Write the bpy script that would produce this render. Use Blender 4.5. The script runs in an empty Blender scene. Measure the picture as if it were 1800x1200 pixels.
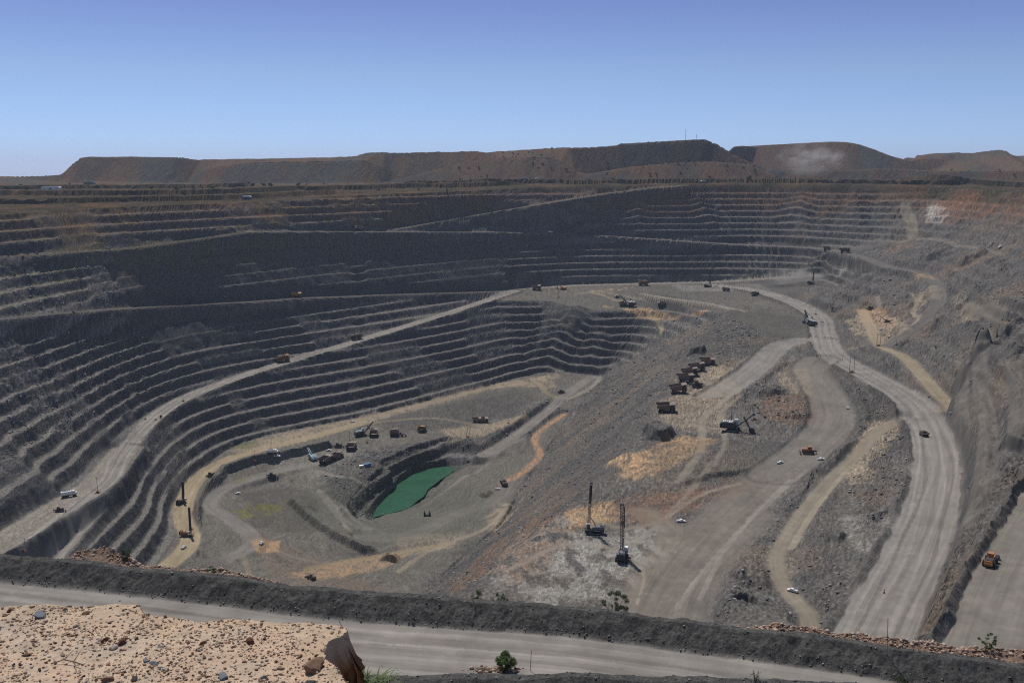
import bpy, bmesh, math, random
import numpy as np
from mathutils import Vector, Matrix
from mathutils.geometry import delaunay_2d_cdt
R = math.radians
HAZE = 0.00004
QA, QR = 1150, 2100                              # terrain columns and rows
sc = bpy.context.scene
C = sc.collection

# ------------------------------------------------------------------ camera, sky, sun
F, U0, V0 = 1750.0, 900.0, 600.0                 # focal length and centre in photograph pixels
PT = math.atan(300.0 / 1750.0)                   # camera looks this far below the horizon
cam_d = bpy.data.cameras.new('camera'); cam = bpy.data.objects.new('camera', cam_d); C.objects.link(cam)
cam_d.sensor_width = 36.0; cam_d.lens = 35.0; cam_d.clip_start = 0.5; cam_d.clip_end = 60000
cam.location = (0, 0, 0); cam.rotation_euler = (R(90) - PT, 0, 0)
sc.camera = cam

SUN_EL, SUN_AZ = R(60), R(-26)                   # azimuth measured from +Y (view direction) towards +X
w = bpy.data.worlds.new('World'); sc.world = w; w.use_nodes = True
nt = w.node_tree; nt.nodes.clear()
sky = nt.nodes.new('ShaderNodeTexSky'); sky.sky_type = 'NISHITA'; sky.sun_disc = False
sky.sun_elevation = SUN_EL; sky.sun_rotation = SUN_AZ; sky.altitude = 600
sky.air_density = 1.0; sky.dust_density = 0.0; sky.ozone_density = 6.0
bg = nt.nodes.new('ShaderNodeBackground'); bg.inputs[1].default_value = 0.103
out = nt.nodes.new('ShaderNodeOutputWorld')
tcw = nt.nodes.new('ShaderNodeTexCoord'); sep = nt.nodes.new('ShaderNodeSeparateXYZ'); rmp = nt.nodes.new('ShaderNodeValToRGB'); mlt = nt.nodes.new('ShaderNodeVectorMath'); mlt.operation = 'MULTIPLY'
nt.links.new(tcw.outputs['Generated'], sep.inputs[0]); nt.links.new(sep.outputs['Z'], rmp.inputs[0])
for k, (p_, c_) in enumerate([(0.0, (.56, .67, 1.18)), (.030, (.62, .73, 1.13)), (.092, (.73, .71, .88)), (.16, (.67, .575, .775)), (.5, (1.08, .94, .80))]):
    e_ = rmp.color_ramp.elements[k] if k < 2 else rmp.color_ramp.elements.new(p_)
    e_.position = p_; e_.color = (*c_, 1)
nt.links.new(sky.outputs[0], mlt.inputs[0]); nt.links.new(rmp.outputs[0], mlt.inputs[1])
nt.links.new(mlt.outputs[0], bg.inputs[0]); nt.links.new(bg.outputs[0], out.inputs[0])
sl = bpy.data.lights.new('sun', 'SUN'); sl.energy = 3.8; sl.angle = R(0.53); sl.color = (1, 0.95, 0.88)
so = bpy.data.objects.new('sun', sl); C.objects.link(so)
sd = Vector((math.sin(SUN_AZ) * math.cos(SUN_EL), math.cos(SUN_AZ) * math.cos(SUN_EL), math.sin(SUN_EL)))
so.rotation_euler = sd.to_track_quat('Z', 'Y').to_euler()
sc.view_settings.view_transform = 'Standard'; sc.view_settings.look = 'None'
sc.view_settings.exposure = 0.0; sc.view_settings.gamma = 1.0
sc.cycles.max_bounces = 4; sc.cycles.diffuse_bounces = 2; sc.cycles.glossy_bounces = 1
sc.cycles.transmission_bounces = 2; sc.cycles.volume_bounces = 0
sc.cycles.use_denoising = False; sc.cycles.filter_width = 1.15
sc.cycles.use_adaptive_sampling = False

# ------------------------------------------------------------------ small geometry helpers
cp, sp = math.cos(PT), math.sin(PT)
def ray(u, v):
    a, b = (u - U0) / F, (V0 - v) / F
    return np.array([a, cp + b * sp, -sp + b * cp])
def W(u, v, z):                                   # ground point seen at a photograph pixel, at elevation z
    d = ray(u, v); t = z / d[2]
    return (d[0] * t, d[1] * t, z)
def WY(u, Y, z):                                  # ground point at a forward distance
    dep = Y * cp - z * sp
    return ((u - U0) / F * dep, Y, z)
def proj(p):
    dep = p[1] * cp - p[2] * sp
    return U0 + F * p[0] / dep, V0 - F * (p[1] * sp + p[2] * cp) / dep

# gradient noise in numpy
_rs = np.random.RandomState(7)
_ga = (_rs.rand(256 * 256) * 2 * np.pi).astype(np.float32)
_G = np.empty(65536, np.complex64); _G.real = np.cos(_ga); _G.imag = np.sin(_ga)
def pn(x, y, seed=0):
    x = np.asarray(x, np.float32) + np.float32(seed * 17.37); y = np.asarray(y, np.float32) - np.float32(seed * 9.71)
    xf = np.floor(x); yf = np.floor(y); fx = x - xf; fy = y - yf; xi = xf.astype(np.int32); yi = yf.astype(np.int32)
    so_ = (seed * 7919) & 65535
    ux = fx * fx * fx * (fx * (fx * 6 - 15) + 10); uy = fy * fy * fy * (fy * (fy * 6 - 15) + 10)
    x0 = (xi & 255) * 256; x1 = ((xi + 1) & 255) * 256; y0 = yi & 255; y1 = (yi + 1) & 255
    def g(ix, iy, dx, dy):
        h = np.take(_G, ix + iy); return h.real * dx + h.imag * dy
    a = g(x0, y0, fx, fy); b = g(x1, y0, fx - 1, fy); a += (b - a) * ux
    c = g(x0, y1, fx, fy - 1); d = g(x1, y1, fx - 1, fy - 1); c += (d - c) * ux
    return 1.5 * (a + (c - a) * uy)
def fbm(x, y, o=4, seed=0, gain=0.5):
    s = 0; a = 1.0; t = 0; f = 1.0
    for k in range(o):
        s = s + a * pn(x * f, y * f, seed + k * 3); t += a; a *= gain; f *= 2.03
    return s / t
def ridged(x, y, o=3, seed=0):
    s = 0; a = 1.0; t = 0; f = 1.0
    for k in range(o):
        s = s + a * (1 - 2 * np.abs(pn(x * f, y * f, seed + k * 3))); t += a; a *= 0.55; f *= 2.1
    return s / t
def ss(a, b, x):
    t = np.clip((x - a) / (b - a), 0, 1); return t * t * (3 - 2 * t)

def spline(pts, step):                            # Catmull-Rom resampling of any-dimensional points
    P = np.array(pts, float); n = len(P); o = []
    for i in range(n - 1):
        p0, p1, p2, p3 = P[max(i - 1, 0)], P[i], P[i + 1], P[min(i + 2, n - 1)]
        k = max(1, int(np.linalg.norm((p2 - p1)[:2]) / step))
        for j in range(k):
            t = j / k
            o.append(0.5 * (2 * p1 + (p2 - p0) * t + (2 * p0 - 5 * p1 + 4 * p2 - p3) * t * t + (3 * p1 - p0 - 3 * p2 + p3) * t ** 3))
    o.append(P[-1]); return np.array(o)

# ------------------------------------------------------------------ terrain break lines (surveyed)
# every entry: list of world points (x, y, z), wall weight
LINES = []
def L(pts, step=30):
    LINES.append(spline(pts, step))
def LW(*uvz, step=30): L([W(*p) for p in uvz], step)
def LY(*uyz, step=60): L([WY(*p) for p in uyz], step)

# plain and horizon
LY((-700, 3500, -38), (900, 3500, -36), (2500, 3500, -36), step=200)
LY((-700, 2050, -32), (0, 2100, -32), (500, 2150, -30), (850, 2200, -24), step=150)
# pit rim (crest) from left round to right
rim = [WY(-700, 640, -46), WY(-300, 850, -44), WY(0, 1105, -48), WY(220, 1280, -46), WY(440, 1455, -45), WY(600, 1590, -40), WY(850, 1830, -36), WY(1000, 1920, -30), WY(1200, 1975, -26),
       WY(1350, 1985, -25), WY(1500, 1900, -26), WY(1620, 1900, -28), WY(1700, 1760, -32), WY(1800, 1560, -34), WY(1950, 1250, -36), WY(2200, 800, -38), WY(2500, 450, -40)]
L(rim, 40)
# upper haul road  (crest of the lower wall)
upper = [W(-300, 480, -88), W(0, 452, -90), W(240, 435, -93.6), W(440, 407, -84), W(600, 407, -92), W(850, 408, -106.5), W(1000, 410, -114), W(1200, 424, -129), W(1330, 431, -137),
         W(1440, 437, -138), W(1500, 447, -138), W(1560, 468, -140), W(1625, 482, -143), W(1650, 510, -150), W(1640, 550, -162), W(1590, 588, -178), W(1560, 604, -184)]
L(upper, 30)
# ramp from the upper road to the far rim
spur = [WY(690, 1625, -94), WY(833, 1790, -78), WY(933, 1845, -64), WY(1033, 1895, -48), WY(1120, 1930, -36), WY(1200, 1950, -29)]
L(spur[1:], 40)
# middle ramp
mid = [W(-300, 590, -128), W(0, 560, -138), W(150, 547, -150), W(300, 537, -165), W(440, 530, -172), W(520, 524, -175.5), W(600, 521, -181), W(700, 517, -188), W(850, 513, -200.5), W(905, 510, -203)]
L(mid, 30)
farfloor = [W(905, 508, -203), W(1000, 502, -201), W(1100, 499, -200), W(1240, 496, -198), W(1330, 491, -192), W(1390, 486, -186)]
L(farfloor[1:], 30)
# lower ramp
low = [W(905, 512, -204), W(760, 559, -221), W(625, 600, -234.7), W(495, 639, -247), W(400, 670, -254.5), W(320, 702, -260), W(265, 740, -264), W(222, 790, -268), W(205, 822, -270), W(190, 860, -273), W(150, 910, -277), W(105, 962, -280), W(50, 1030, -283)]
def offset(pts, d):
    P = spline(pts, 25); T = np.gradient(P[:, :2], axis=0); T /= np.linalg.norm(T, axis=1)[:, None] + 1e-9
    o = P.copy(); o[:, 0] += -T[:, 1] * d; o[:, 1] += T[:, 0] * d; return o
LINES.append(offset(low, 11)); LINES.append(offset(low, -11)[3:])
side = [W(222, 790, -268), W(170, 850, -265), W(90, 900, -262), W(0, 955, -258), W(-120, 1020, -255)]
L(side[1:], 25)
# toe of the deep wall
toe = [W(230, 1060, -318), W(262, 1000, -318), W(300, 940, -318), W(308, 890, -318), W(345, 828, -315), W(392, 790, -312), W(450, 768, -311), W(560, 745, -311), W(640, 730, -311), W(760, 700, -312), W(860, 676, -313), W(930, 660, -315), W(990, 656, -308), W(1062, 657, -303)]
L(toe, 25)
# the spur of rock under the far end of the plateau
L([W(905, 514, -206), W(945, 525, -210), W(1000, 540, -216), W(1045, 548, -220), W(1110, 546, -220), W(1170, 546, -219)], 20)
LW((1062, 657, -303), (1010, 716, -317), (960, 790, -325), (915, 860, -325), (880, 920, -325), (800, 990, -325), (740, 1050, -325), (690, 1120, -325), (620, 1200, -325))
# edge of the plateau above the rubble slope
LW((1170, 546, -219), (1262, 552, -209), (1240, 600, -207), (1190, 650, -210), (1140, 730, -212), (1080, 812, -213), (1000, 890, -214), (920, 960, -215), (800, 1045, -216), (700, 1130, -217), (600, 1230, -217))
# plateau and roads on it
haul = [W(1250, 501, -199), W(1320, 510, -199), W(1385, 528, -199), W(1436, 556, -199), W(1446, 585, -199), W(1462, 622, -200), W(1530, 662, -200), W(1596, 702, -200), W(1632, 752, -200), W(1648, 820, -200), W(1633, 900, -200), W(1603, 980, -200), W(1556, 1070, -200), W(1503, 1180, -200)]
L(haul, 30)
LW((1420, 600, -200), (1370, 610, -202), (1320, 655, -208), (1270, 690, -212))
LW((1440, 635, -201), (1480, 690, -205), (1495, 735, -208), (1440, 790, -211), (1370, 830, -213), (1260, 905, -215), (1180, 1000, -216), (1120, 1100, -217))
LW((1290, 760, -212), (1170, 830, -213), (1060, 930, -215), (950, 1030, -216))
LW((1350, 690, -201), (1395, 700, -201), (1420, 735, -203), step=20)
LW((1570, 740, -205), (1500, 800, -208), (1450, 850, -210), (1390, 930, -212), (1370, 1000, -213), (1400, 1080, -214))
LW((1300, 960, -212), (1270, 1010, -210), (1300, 1050, -209), step=20)
LW((1360, 560, -199), (1280, 545, -201), (1300, 590, -205), step=25)
LW((1330, 530, -205), (1300, 560, -206), step=20)
LW((1100, 510, -200), (1180, 520, -201), (1250, 530, -202), step=25)
LW((1060, 537, -215), (1130, 537, -215), (1200, 543, -213), (1240, 547, -210), step=20)
# right side slopes
LW((1510, 545, -184), (1575, 560, -184), (1545, 600, -186), (1590, 625, -188), (1620, 660, -191), (1655, 700, -196))
LW((1480, 590, -192), (1530, 630, -194), (1590, 665, -196))
LW((1400, 488, -186), (1440, 490, -186), (1500, 510, -186), step=25)
LW((1520, 418, -116), (1600, 420, -112), (1700, 427, -106), (1770, 442, -103), (1830, 470, -102))
LW((1700, 500, -125), (1760, 520, -122), (1830, 530, -112))
LW((1690, 560, -152), (1750, 570, -146), (1830, 560, -130))
LW((1690, 620, -170), (1760, 640, -152), (1830, 640, -138))
LW((1720, 700, -180), (1760, 720, -165), (1830, 730, -148))
LW((1700, 800, -186), (1760, 830, -168), (1830, 790, -158))
LW((1722, 900, -182), (1690, 980, -182), (1640, 1090, -184))
LW((1850, 800, -167), (1790, 845, -170), (1740, 945, -172), (1694, 1040, -173), (1655, 1120, -174), (1620, 1200, -175))
LW((2100, 880, -165), (1900, 960, -172), (1850, 1100, -174))
LW((2300, 800, -110), (2300, 1000, -130), (2300, 1200, -150))
# deep floor
LW((500, 805, -315), (560, 792, -313), (650, 770, -312), (745, 752, -311), (800, 765, -314), (900, 740, -316))
LW((380, 840, -318), (330, 900, -319), (340, 960, -319), (330, 1010, -320))
LW((560, 870, -318), (600, 850, -314), (650, 822, -312), (700, 800, -311), (750, 778, -311), step=20)
LW((620, 960, -322), (700, 945, -324), (800, 900, -326), (860, 850, -326), (900, 800, -325))
LW((480, 900, -326), (520, 960, -327), (620, 990, -327), (700, 1020, -327))
LW((450, 850, -324), (540, 850, -321), step=20)
LAKEZ = -337.0
lake_px = [(655, 909), (668, 886), (690, 862), (705, 845), (728, 830), (762, 823), (797, 822), (782, 838), (762, 850), (742, 872), (722, 888), (700, 897), (676, 903)]
lake = np.array([W(u, v, LAKEZ)[:2] for u, v in lake_px]); lake = spline(list(lake) + [lake[0]], 9)[:-1]; lake = lake + np.stack([1.0 * np.sin(np.arange(len(lake)) * 1.7), 1.0 * np.cos(np.arange(len(lake)) * 2.3)], 1)
LINES.append(np.array([(x, y, LAKEZ - 1.0) for x, y in list(lake) + [lake[0]]]))
cx, cy = lake.mean(0); LINES.append(np.array([(cx + (x - cx) * .5, cy + (y - cy) * .5, LAKEZ - 5) for x, y in lake]))
LW((640, 915, -324), (690, 915, -326), (740, 900, -326), (775, 870, -326), (812, 835, -325), step=15)
LW((600, 905, -319), (625, 870, -314), (665, 835, -313), (725, 800, -312), step=15)
# the hidden near wall below the road in the foreground, and the road's ledge
RZ = -80.0
def fg(v_off, z, sc_=1.0):
    o = []
    for u, v in [(-500, 975), (0, 1020), (300, 1050), (600, 1086), (1000, 1116), (1400, 1170), (1800, 1228), (2400, 1320)]:
        x, y, _ = W(u, v, RZ); o.append((x * (y + v_off) / y, y + v_off, z))
    return o
L(fg(14, RZ - 0.5), 20); L(fg(-26, RZ), 20)
L(fg(175, -235), 40)
L([(-70, 20, -13), (-30, 22, -14), (0, 24, -15), (30, 24, -16), (70, 22, -16)], 10)
L([(-90, 5, -10), (0, 3, -10), (90, 5, -10)], 10)
# waste dumps on the skyline
def dump(crest, drop=-30, toe_dy=None, back=260):
    c = [WY(u, Y, z) for u, Y, z in crest]
    L(c, 25)
def zc(u, v, Y):                                 # elevation of a skyline pixel at distance Y
    d = ray(u, v); return d[2] / d[1] * Y
def skyline(pts, Y, back=300, toe=True, base=-30, sl=1.45):
    top = [(*(WY(u, Y + dy, zc(u, v, Y + dy))),) for u, v, dy in pts]
    L(top, 20); L([(x * (y + back) / y, y + back, z) for x, y, z in top], 60)
    if toe:
        L([(x, y - max(6, (z - base)) * sl, base) for x, y, z in top], 25)
        L([(x * 1.05, y + back + 150, base - 5) for x, y, z in top], 100)
skyline([(108, 308, 0), (140, 278, 0), (180, 276, 0), (320, 275, 0), (345, 279, 5), (480, 278, 20), (625, 274, 30), (645, 268, 30), (740, 266, 30), (840, 264, 20),
         (860, 266, 10), (1000, 258, 0), (1120, 251, 0), (1243, 245, 0), (1262, 254, 0), (1300, 275, -5), (1350, 297, -5)], 2600)
skyline([(1290, 258, 60), (1400, 252, 60), (1470, 249, 40), (1512, 254, 40), (1545, 269, 30), (1575, 277, 60), (1600, 283, 100)], 3000, toe=True)
skyline([(1598, 284, 0), (1618, 271, 0), (1680, 268, 0), (1764, 263, 0), (1785, 273, 0), (1900, 268, 0), (2100, 270, 0)], 3300, toe=False)
skyline([(560, 330, 10), (590, 316, 10), (830, 281, 0), (880, 277, 0), (960, 277, 0), (985, 285, 0), (1010, 300, 0)][2:], 2380, back=120)
skyline([(330, 322, 0), (350, 300, 0), (430, 287, 0), (560, 284, 0), (640, 283, 0), (670, 296, 0), (690, 318, 0)], 2480, back=60, base=-31)
skyline([(1345, 300, 0), (1380, 296, 0), (1480, 300, 0), (1560, 296, 0), (1640, 300, 0), (1800, 300, 0), (1900, 298, 0)], 2450, back=120, base=-28)
skyline([(1040, 305, 0), (1120, 292, 0), (1240, 284, 0), (1320, 290, 0), (1350, 304, 0)], 2300, back=80, base=-27)
skyline([(-300, 300, 0), (-10, 309, 0), (8, 315, 0)], 2900, toe=False)

# ---- triangulate into one terrain sheet
vs, es, zs = [], [], []
for ln in LINES:
    b = len(vs)
    for p in ln: vs.append(Vector((p[0], p[1]))); zs.append(p[2])
    es += [(b + i, b + i + 1) for i in range(len(ln) - 1)]
for x, y, z in [(-9000, -200, -40), (9000, -200, -40), (-9000, 14000, -130), (9000, 14000, -130), (0, 14000, -130), (-4000, 14000, -130), (4000, 14000, -130),
                (-3000, 2600, -36), (3000, 2600, -36), (-2500, 1200, -40), (2500, 1200, -40), (-900, -100, -20), (900, -100, -20)]:
    vs.append(Vector((x, y))); zs.append(z)
ov, oe, of, ovo, _, _ = delaunay_2d_cdt(vs, es, [], 0, 0.01)
zs = np.array(zs); V2 = np.array([[v[0], v[1]] for v in vs])
OZ = np.zeros(len(ov)); OV = np.array([[v[0], v[1]] for v in ov])
for i, o in enumerate(ovo):
    if o: OZ[i] = zs[o[0]]
    else:
        d = ((V2 - OV[i]) ** 2).sum(1); k = np.argsort(d)[:2]; wgt = 1 / (d[k] + 1e-3); OZ[i] = (zs[k] * wgt).sum() / wgt.sum()
CS = 3.0; X0, X1, Y0, Y1 = -2400, 2400, -100, 3700
NX, NY = int((X1 - X0) / CS) + 1, int((Y1 - Y0) / CS) + 1
ZB = np.full((NY, NX), np.nan, np.float32)
for f in of:
    a, b, c = OV[f[0]], OV[f[1]], OV[f[2]]
    x0, x1 = max(0, int((min(a[0], b[0], c[0]) - X0) / CS)), min(NX - 1, int((max(a[0], b[0], c[0]) - X0) / CS) + 1)
    y0, y1 = max(0, int((min(a[1], b[1], c[1]) - Y0) / CS)), min(NY - 1, int((max(a[1], b[1], c[1]) - Y0) / CS) + 1)
    if x1 < x0 or y1 < y0: continue
    det = (b[1] - c[1]) * (a[0] - c[0]) + (c[0] - b[0]) * (a[1] - c[1])
    if abs(det) < 1e-9: continue
    gx, gy = np.meshgrid(X0 + np.arange(x0, x1 + 1) * CS, Y0 + np.arange(y0, y1 + 1) * CS)
    l1 = ((b[1] - c[1]) * (gx - c[0]) + (c[0] - b[0]) * (gy - c[1])) / det
    l2 = ((c[1] - a[1]) * (gx - c[0]) + (a[0] - c[0]) * (gy - c[1])) / det
    l3 = 1 - l1 - l2; m = (l1 >= -1e-6) & (l2 >= -1e-6) & (l3 >= -1e-6)
    sub = ZB[y0:y1 + 1, x0:x1 + 1]; sub[m] = (l1 * OZ[f[0]] + l2 * OZ[f[1]] + l3 * OZ[f[2]])[m]
ZB[np.isnan(ZB)] = -40
def blur(a, n):
    for _ in range(n):
        a = np.pad(a, 1, mode='edge')
        a = (a[:-2] + 2 * a[1:-1] + a[2:]) / 4; a = (a[:, :-2] + 2 * a[:, 1:-1] + a[:, 2:]) / 4
    return a
ZB = blur(ZB, 2)
_gy_, _gx_ = np.gradient(blur(ZB, 4), CS)
SLB = np.sqrt(_gx_ ** 2 + _gy_ ** 2)
def samp(A, x, y):
    fx = np.clip((np.asarray(x) - X0) / CS, 0, NX - 1.001); fy = np.clip((np.asarray(y) - Y0) / CS, 0, NY - 1.001)
    i = fx.astype(np.int32); j = fy.astype(np.int32); fx = (fx - i).astype(np.float32); fy = (fy - j).astype(np.float32)
    return (A[j, i] * (1 - fx) + A[j, i + 1] * fx) * (1 - fy) + (A[j + 1, i] * (1 - fx) + A[j + 1, i + 1] * fx) * fy
def zbase(x, y):
    z = samp(ZB, x, y); y = np.asarray(y)
    far = ss(3300, 3700, y)
    return z * (1 - far) + far * (-37 - (np.maximum(y, 3500) - 3500) * 0.0088)
def hit(u, v, fn=None):                          # where the line of sight of a photograph pixel meets the ground
    fn = fn or zbase; d = ray(u, v)
    t = np.concatenate([np.arange(110, 600, 0.5), np.arange(600, 3600, 1.0)])
    if fn is not zbase:                          # look for the detailed surface only round the smooth one
        x_, y_ = hit(u, v); r0 = y_ / d[1]
        if r0 > 300: t = np.arange(max(240, r0 - 90), r0 + 60, .4)
        else: t = np.arange(110, 300, .25)
    X, Y, Z = d[0] * t, d[1] * t, d[2] * t
    g = fn(X, Y) - Z; k = np.argmax(g > 0)
    if not (g > 0).any(): k = len(t) - 1
    if k > 0:
        a = g[k - 1] / (g[k - 1] - g[k] + 1e-9); tt = t[k - 1] + a * (t[k] - t[k - 1])
    else: tt = t[k]
    return d[0] * tt, d[1] * tt

# ------------------------------------------------------------------ roads, berms, patches in plan
def polyd(px, py, pts, reach):
    """nearest distance, signed side, arclength and interpolated value along a polyline, for points within reach"""
    P = np.asarray(pts, float); m = (px > P[:, 0].min() - reach) & (px < P[:, 0].max() + reach) & (py > P[:, 1].min() - reach) & (py < P[:, 1].max() + reach)
    idx = np.nonzero(m)[0]; x = px[idx]; y = py[idx]
    best = np.full(len(idx), 1e9, np.float32); side = np.zeros(len(idx), np.float32); arc = np.zeros(len(idx), np.float32); val = np.zeros(len(idx), np.float32)
    s = 0
    for i in range(len(P) - 1):
        a, b = P[i], P[i + 1]; d = b[:2] - a[:2]; l2 = (d ** 2).sum() + 1e-9; l = math.sqrt(l2)
        k = np.nonzero((x > min(a[0], b[0]) - reach) & (x < max(a[0], b[0]) + reach) & (y > min(a[1], b[1]) - reach) & (y < max(a[1], b[1]) + reach))[0]
        if len(k):
            t = np.clip(((x[k] - a[0]) * d[0] + (y[k] - a[1]) * d[1]) / l2, 0, 1)
            qx, qy = x[k] - a[0] - t * d[0], y[k] - a[1] - t * d[1]; dd = np.sqrt(qx * qx + qy * qy)
            n = dd < best[k]; kk = k[n]
            best[kk] = dd[n]; side[kk] = np.sign(d[0] * qy[n] - d[1] * qx[n]); arc[kk] = s + t[n] * l
            val[kk] = a[2] + t[n] * (b[2] - a[2])
        s += l
    ok = best < reach
    return idx[ok], best[ok], side[ok], arc[ok], val[ok]

def road_px(pts): 
    o = []
    for u, v in pts: x, y = hit(u, v); o.append((x, y, float(zbase(x, y))))
    return o
# (points, half width, berm left, berm right, brightness, tint)  left/right = looking along the points
ROADS = []
def road(pts, hw, bl=0, br=0, tone=1.0, tint=0.0, carve=True, feather=3.0):
    ROADS.append((spline(pts, 8), hw, bl, br, tone, tint, carve, feather))
road(low, 10, 1.8, 0, 1.0)
road(side, 15, 1.5, 0, .92, .2)
road(mid, 7, 1.2, 0, .45)
road(upper[3:], 8, 1.0, 0, .62)
road(upper[:4], 6, 0, 0, .3, .3)
road(spur, 9, 0, 1.2, .5, .3)
road(farfloor, 10, 0, 0, .95, .15)
hw_main = 16
road(haul, hw_main, 1.2, 2.6, 1.0)
road([W(1442, 598, -200), W(1410, 598, -200.5), W(1370, 608, -202), W(1330, 645, -206), W(1290, 675, -210), W(1250, 700, -212)], 15, 0, 2.0, 1.0)
road([W(1440, 632, -201), W(1425, 650, -202.5), W(1455, 700, -205), W(1462, 745, -208), W(1420, 790, -211), W(1360, 835, -213)], 18, 1.6, 1.2, .78, .15, feather=8)
road([W(1350, 845, -213), W(1260, 925, -215), W(1190, 1000, -216), W(1140, 1090, -217)], 17, 0, 0, .74, .25, feather=16)
road([W(1590, 735, -204), W(1545, 755, -205), W(1510, 795, -207), W(1460, 842, -210), W(1415, 895, -211.5), W(1378, 950, -212.5), W(1365, 990, -213), W(1385, 1040, -213.5), W(1420, 1080, -214), W(1425, 1120, -214)], 4.5, 0, 0, .9, .45)
road([W(1515, 545, -184), W(1530, 575, -184.5), W(1545, 605, -186), W(1590, 628, -188), W(1620, 660, -191), W(1650, 695, -196), W(1668, 714, -197), W(1640, 722, -198)], 7, 0, 0, 1.0, .75)
road([W(1940, 800, -169), W(1895, 850, -170), W(1842, 950, -171.5), W(1800, 1050, -173), W(1770, 1150, -174), W(1745, 1240, -175)], 22, 0, 4.2, .85, .15)
# roads on the deep floor
road([W(400, 980, -321), W(435, 965, -321), W(440, 940, -321), W(400, 910, -321), W(372, 890, -321), W(385, 865, -321), W(430, 845, -320), W(500, 825, -317), W(560, 812, -315), W(620, 790, -313)], 8, 0, 0, .8)
road([W(300, 990, -318), W(335, 950, -319), W(320, 905, -318.5), W(340, 850, -318), W(385, 815, -315), W(450, 792, -312), W(540, 770, -312), W(640, 742, -312)], 9, 0, 0, 1.05, .9)
road([W(1040, 662, -305), W(1000, 690, -313), W(960, 725, -323), W(900, 770, -325), W(850, 800, -325)], 8, 0, 0, .85, .1)
road([W(640, 945, -325), W(720, 940, -325), W(800, 905, -326), W(870, 880, -325.5), W(895, 850, -325)], 9, 0, 0, .72, .1)
road([W(885, 850, -325), W(925, 825, -324.5), W(948, 800, -324), W(940, 770, -324), W(965, 745, -323), W(992, 728, -321)], 4.2, 0, 0, .8, 1.3, feather=5)
road([W(560, 751, -312), W(640, 736, -312), W(760, 706, -313), W(860, 682, -314), W(940, 674, -315), W(960, 690, -315), W(985, 700, -315)], 4, 0, 0, .8, .8)
road([W(540, 1000, -326), W(620, 985, -326.5), W(710, 970, -326), W(780, 958, -326)], 4, 0, 0, .8, 1.0)
road([W(560, 865, -318), W(580, 890, -320), W(600, 915, -322), W(650, 935, -324)], 3, 0, 0, .85, .1, carve=False)
road([W(1125, 516, -201), W(1180, 524, -202), W(1250, 534, -203), W(1310, 548, -204)], 5, 0, 0, 1.0, .2)
road([W(1100, 510, -201), W(1040, 512, -202), W(1150, 530, -203), W(1165, 538, -204)], 4, 0, 0, .9, .7, carve=False)
def lane(px, hw=2.2, tone=.95, tint=.25): road(road_px(px), hw, 0, 0, tone, tint, False, 2.5)
for px_, hw_, tn_, ti_ in [([(1320, 680), (1270, 705), (1235, 740), (1232, 790), (1190, 850)], 3, .9, .3), ([(1300, 700), (1265, 730), (1275, 780), (1240, 830), (1180, 900), (1110, 960)], 2.4, .85, .3), ([(1440, 800), (1350, 880), (1250, 980), (1190, 1060)], 3, 1.0, .2),
                           ([(1400, 800), (1310, 880), (1200, 960), (1130, 1060)], 3, .98, .2), ([(1475, 760), (1400, 830), (1290, 940), (1230, 1040)], 2.4, .95, .2), ([(1020, 900), (1080, 925), (1150, 920), (1230, 870), (1300, 850)], 2.4, .9, .4), ([(900, 1000), (980, 960), (1060, 960), (1130, 1000), (1120, 1060)], 2.2, .95, .4),
                           ([(1560, 745), (1500, 810), (1440, 880), (1390, 960)], 2.4, 1.05, .5), ([(1720, 640), (1735, 740), (1728, 850), (1700, 930)], 6, .62, .1), ([(1690, 660), (1690, 760), (1680, 860)], 5, .6, .1), ([(1780, 640), (1790, 720), (1780, 790)], 5, .6, .1),
                           ([(1590, 360), (1600, 385), (1605, 412)], 9, .72, .4), ([(1540, 418), (1650, 422), (1760, 440)], 5, .7, .2), ([(1700, 530), (1760, 560)], 5, .65, .2), ([(1460, 600), (1500, 610), (1545, 606)], 3, .75, .3), ([(1540, 520), (1545, 540), (1530, 548)], 3, .9, .2), ([(1620, 520), (1605, 545), (1615, 560), (1600, 580)], 3, .95, .6),
                           ([(640, 745), (760, 735), (860, 748), (925, 728)], 3, .9, .8), ([(700, 1005), (760, 965), (850, 930), (885, 895)], 2.6, .95, .5), ([(800, 905), (850, 885), (940, 860)], 2.4, .9, .3), ([(740, 890), (800, 850), (870, 800), (920, 770)], 3, .8, .1), ([(590, 880), (640, 925), (720, 945)], 2, .95, .1),
                           ([(480, 830), (540, 826), (600, 838), (640, 850)], 3, .85, .1), ([(560, 862), (590, 890), (612, 930), (640, 940)], 2, 1.0, .2), ([(400, 990), (440, 1020), (520, 1040)], 2.5, .8, .5), ([(430, 925), (470, 960), (540, 985), (600, 990)], 2, .8, .3),
                           ([(1000, 700), (1040, 680), (1055, 662)], 4, .95, .3), ([(1040, 510), (1090, 520), (1160, 530), (1250, 540)], 3, 1.0, .5), ([(1010, 517), (1060, 510), (1110, 505)], 3, .95, .5)]:
    lane(px_, hw_, tn_, ti_)
road([W(1330, 905, -214), W(1250, 980, -216), W(1215, 1040, -216), W(1195, 1100, -217)], 12, 0, 0, .72, .2, feather=12)
road([W(1130, 900, -215), W(1180, 935, -215), W(1160, 990, -216), W(1120, 1060, -217)], 10, 0, 0, .78, .35, feather=12)
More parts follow.
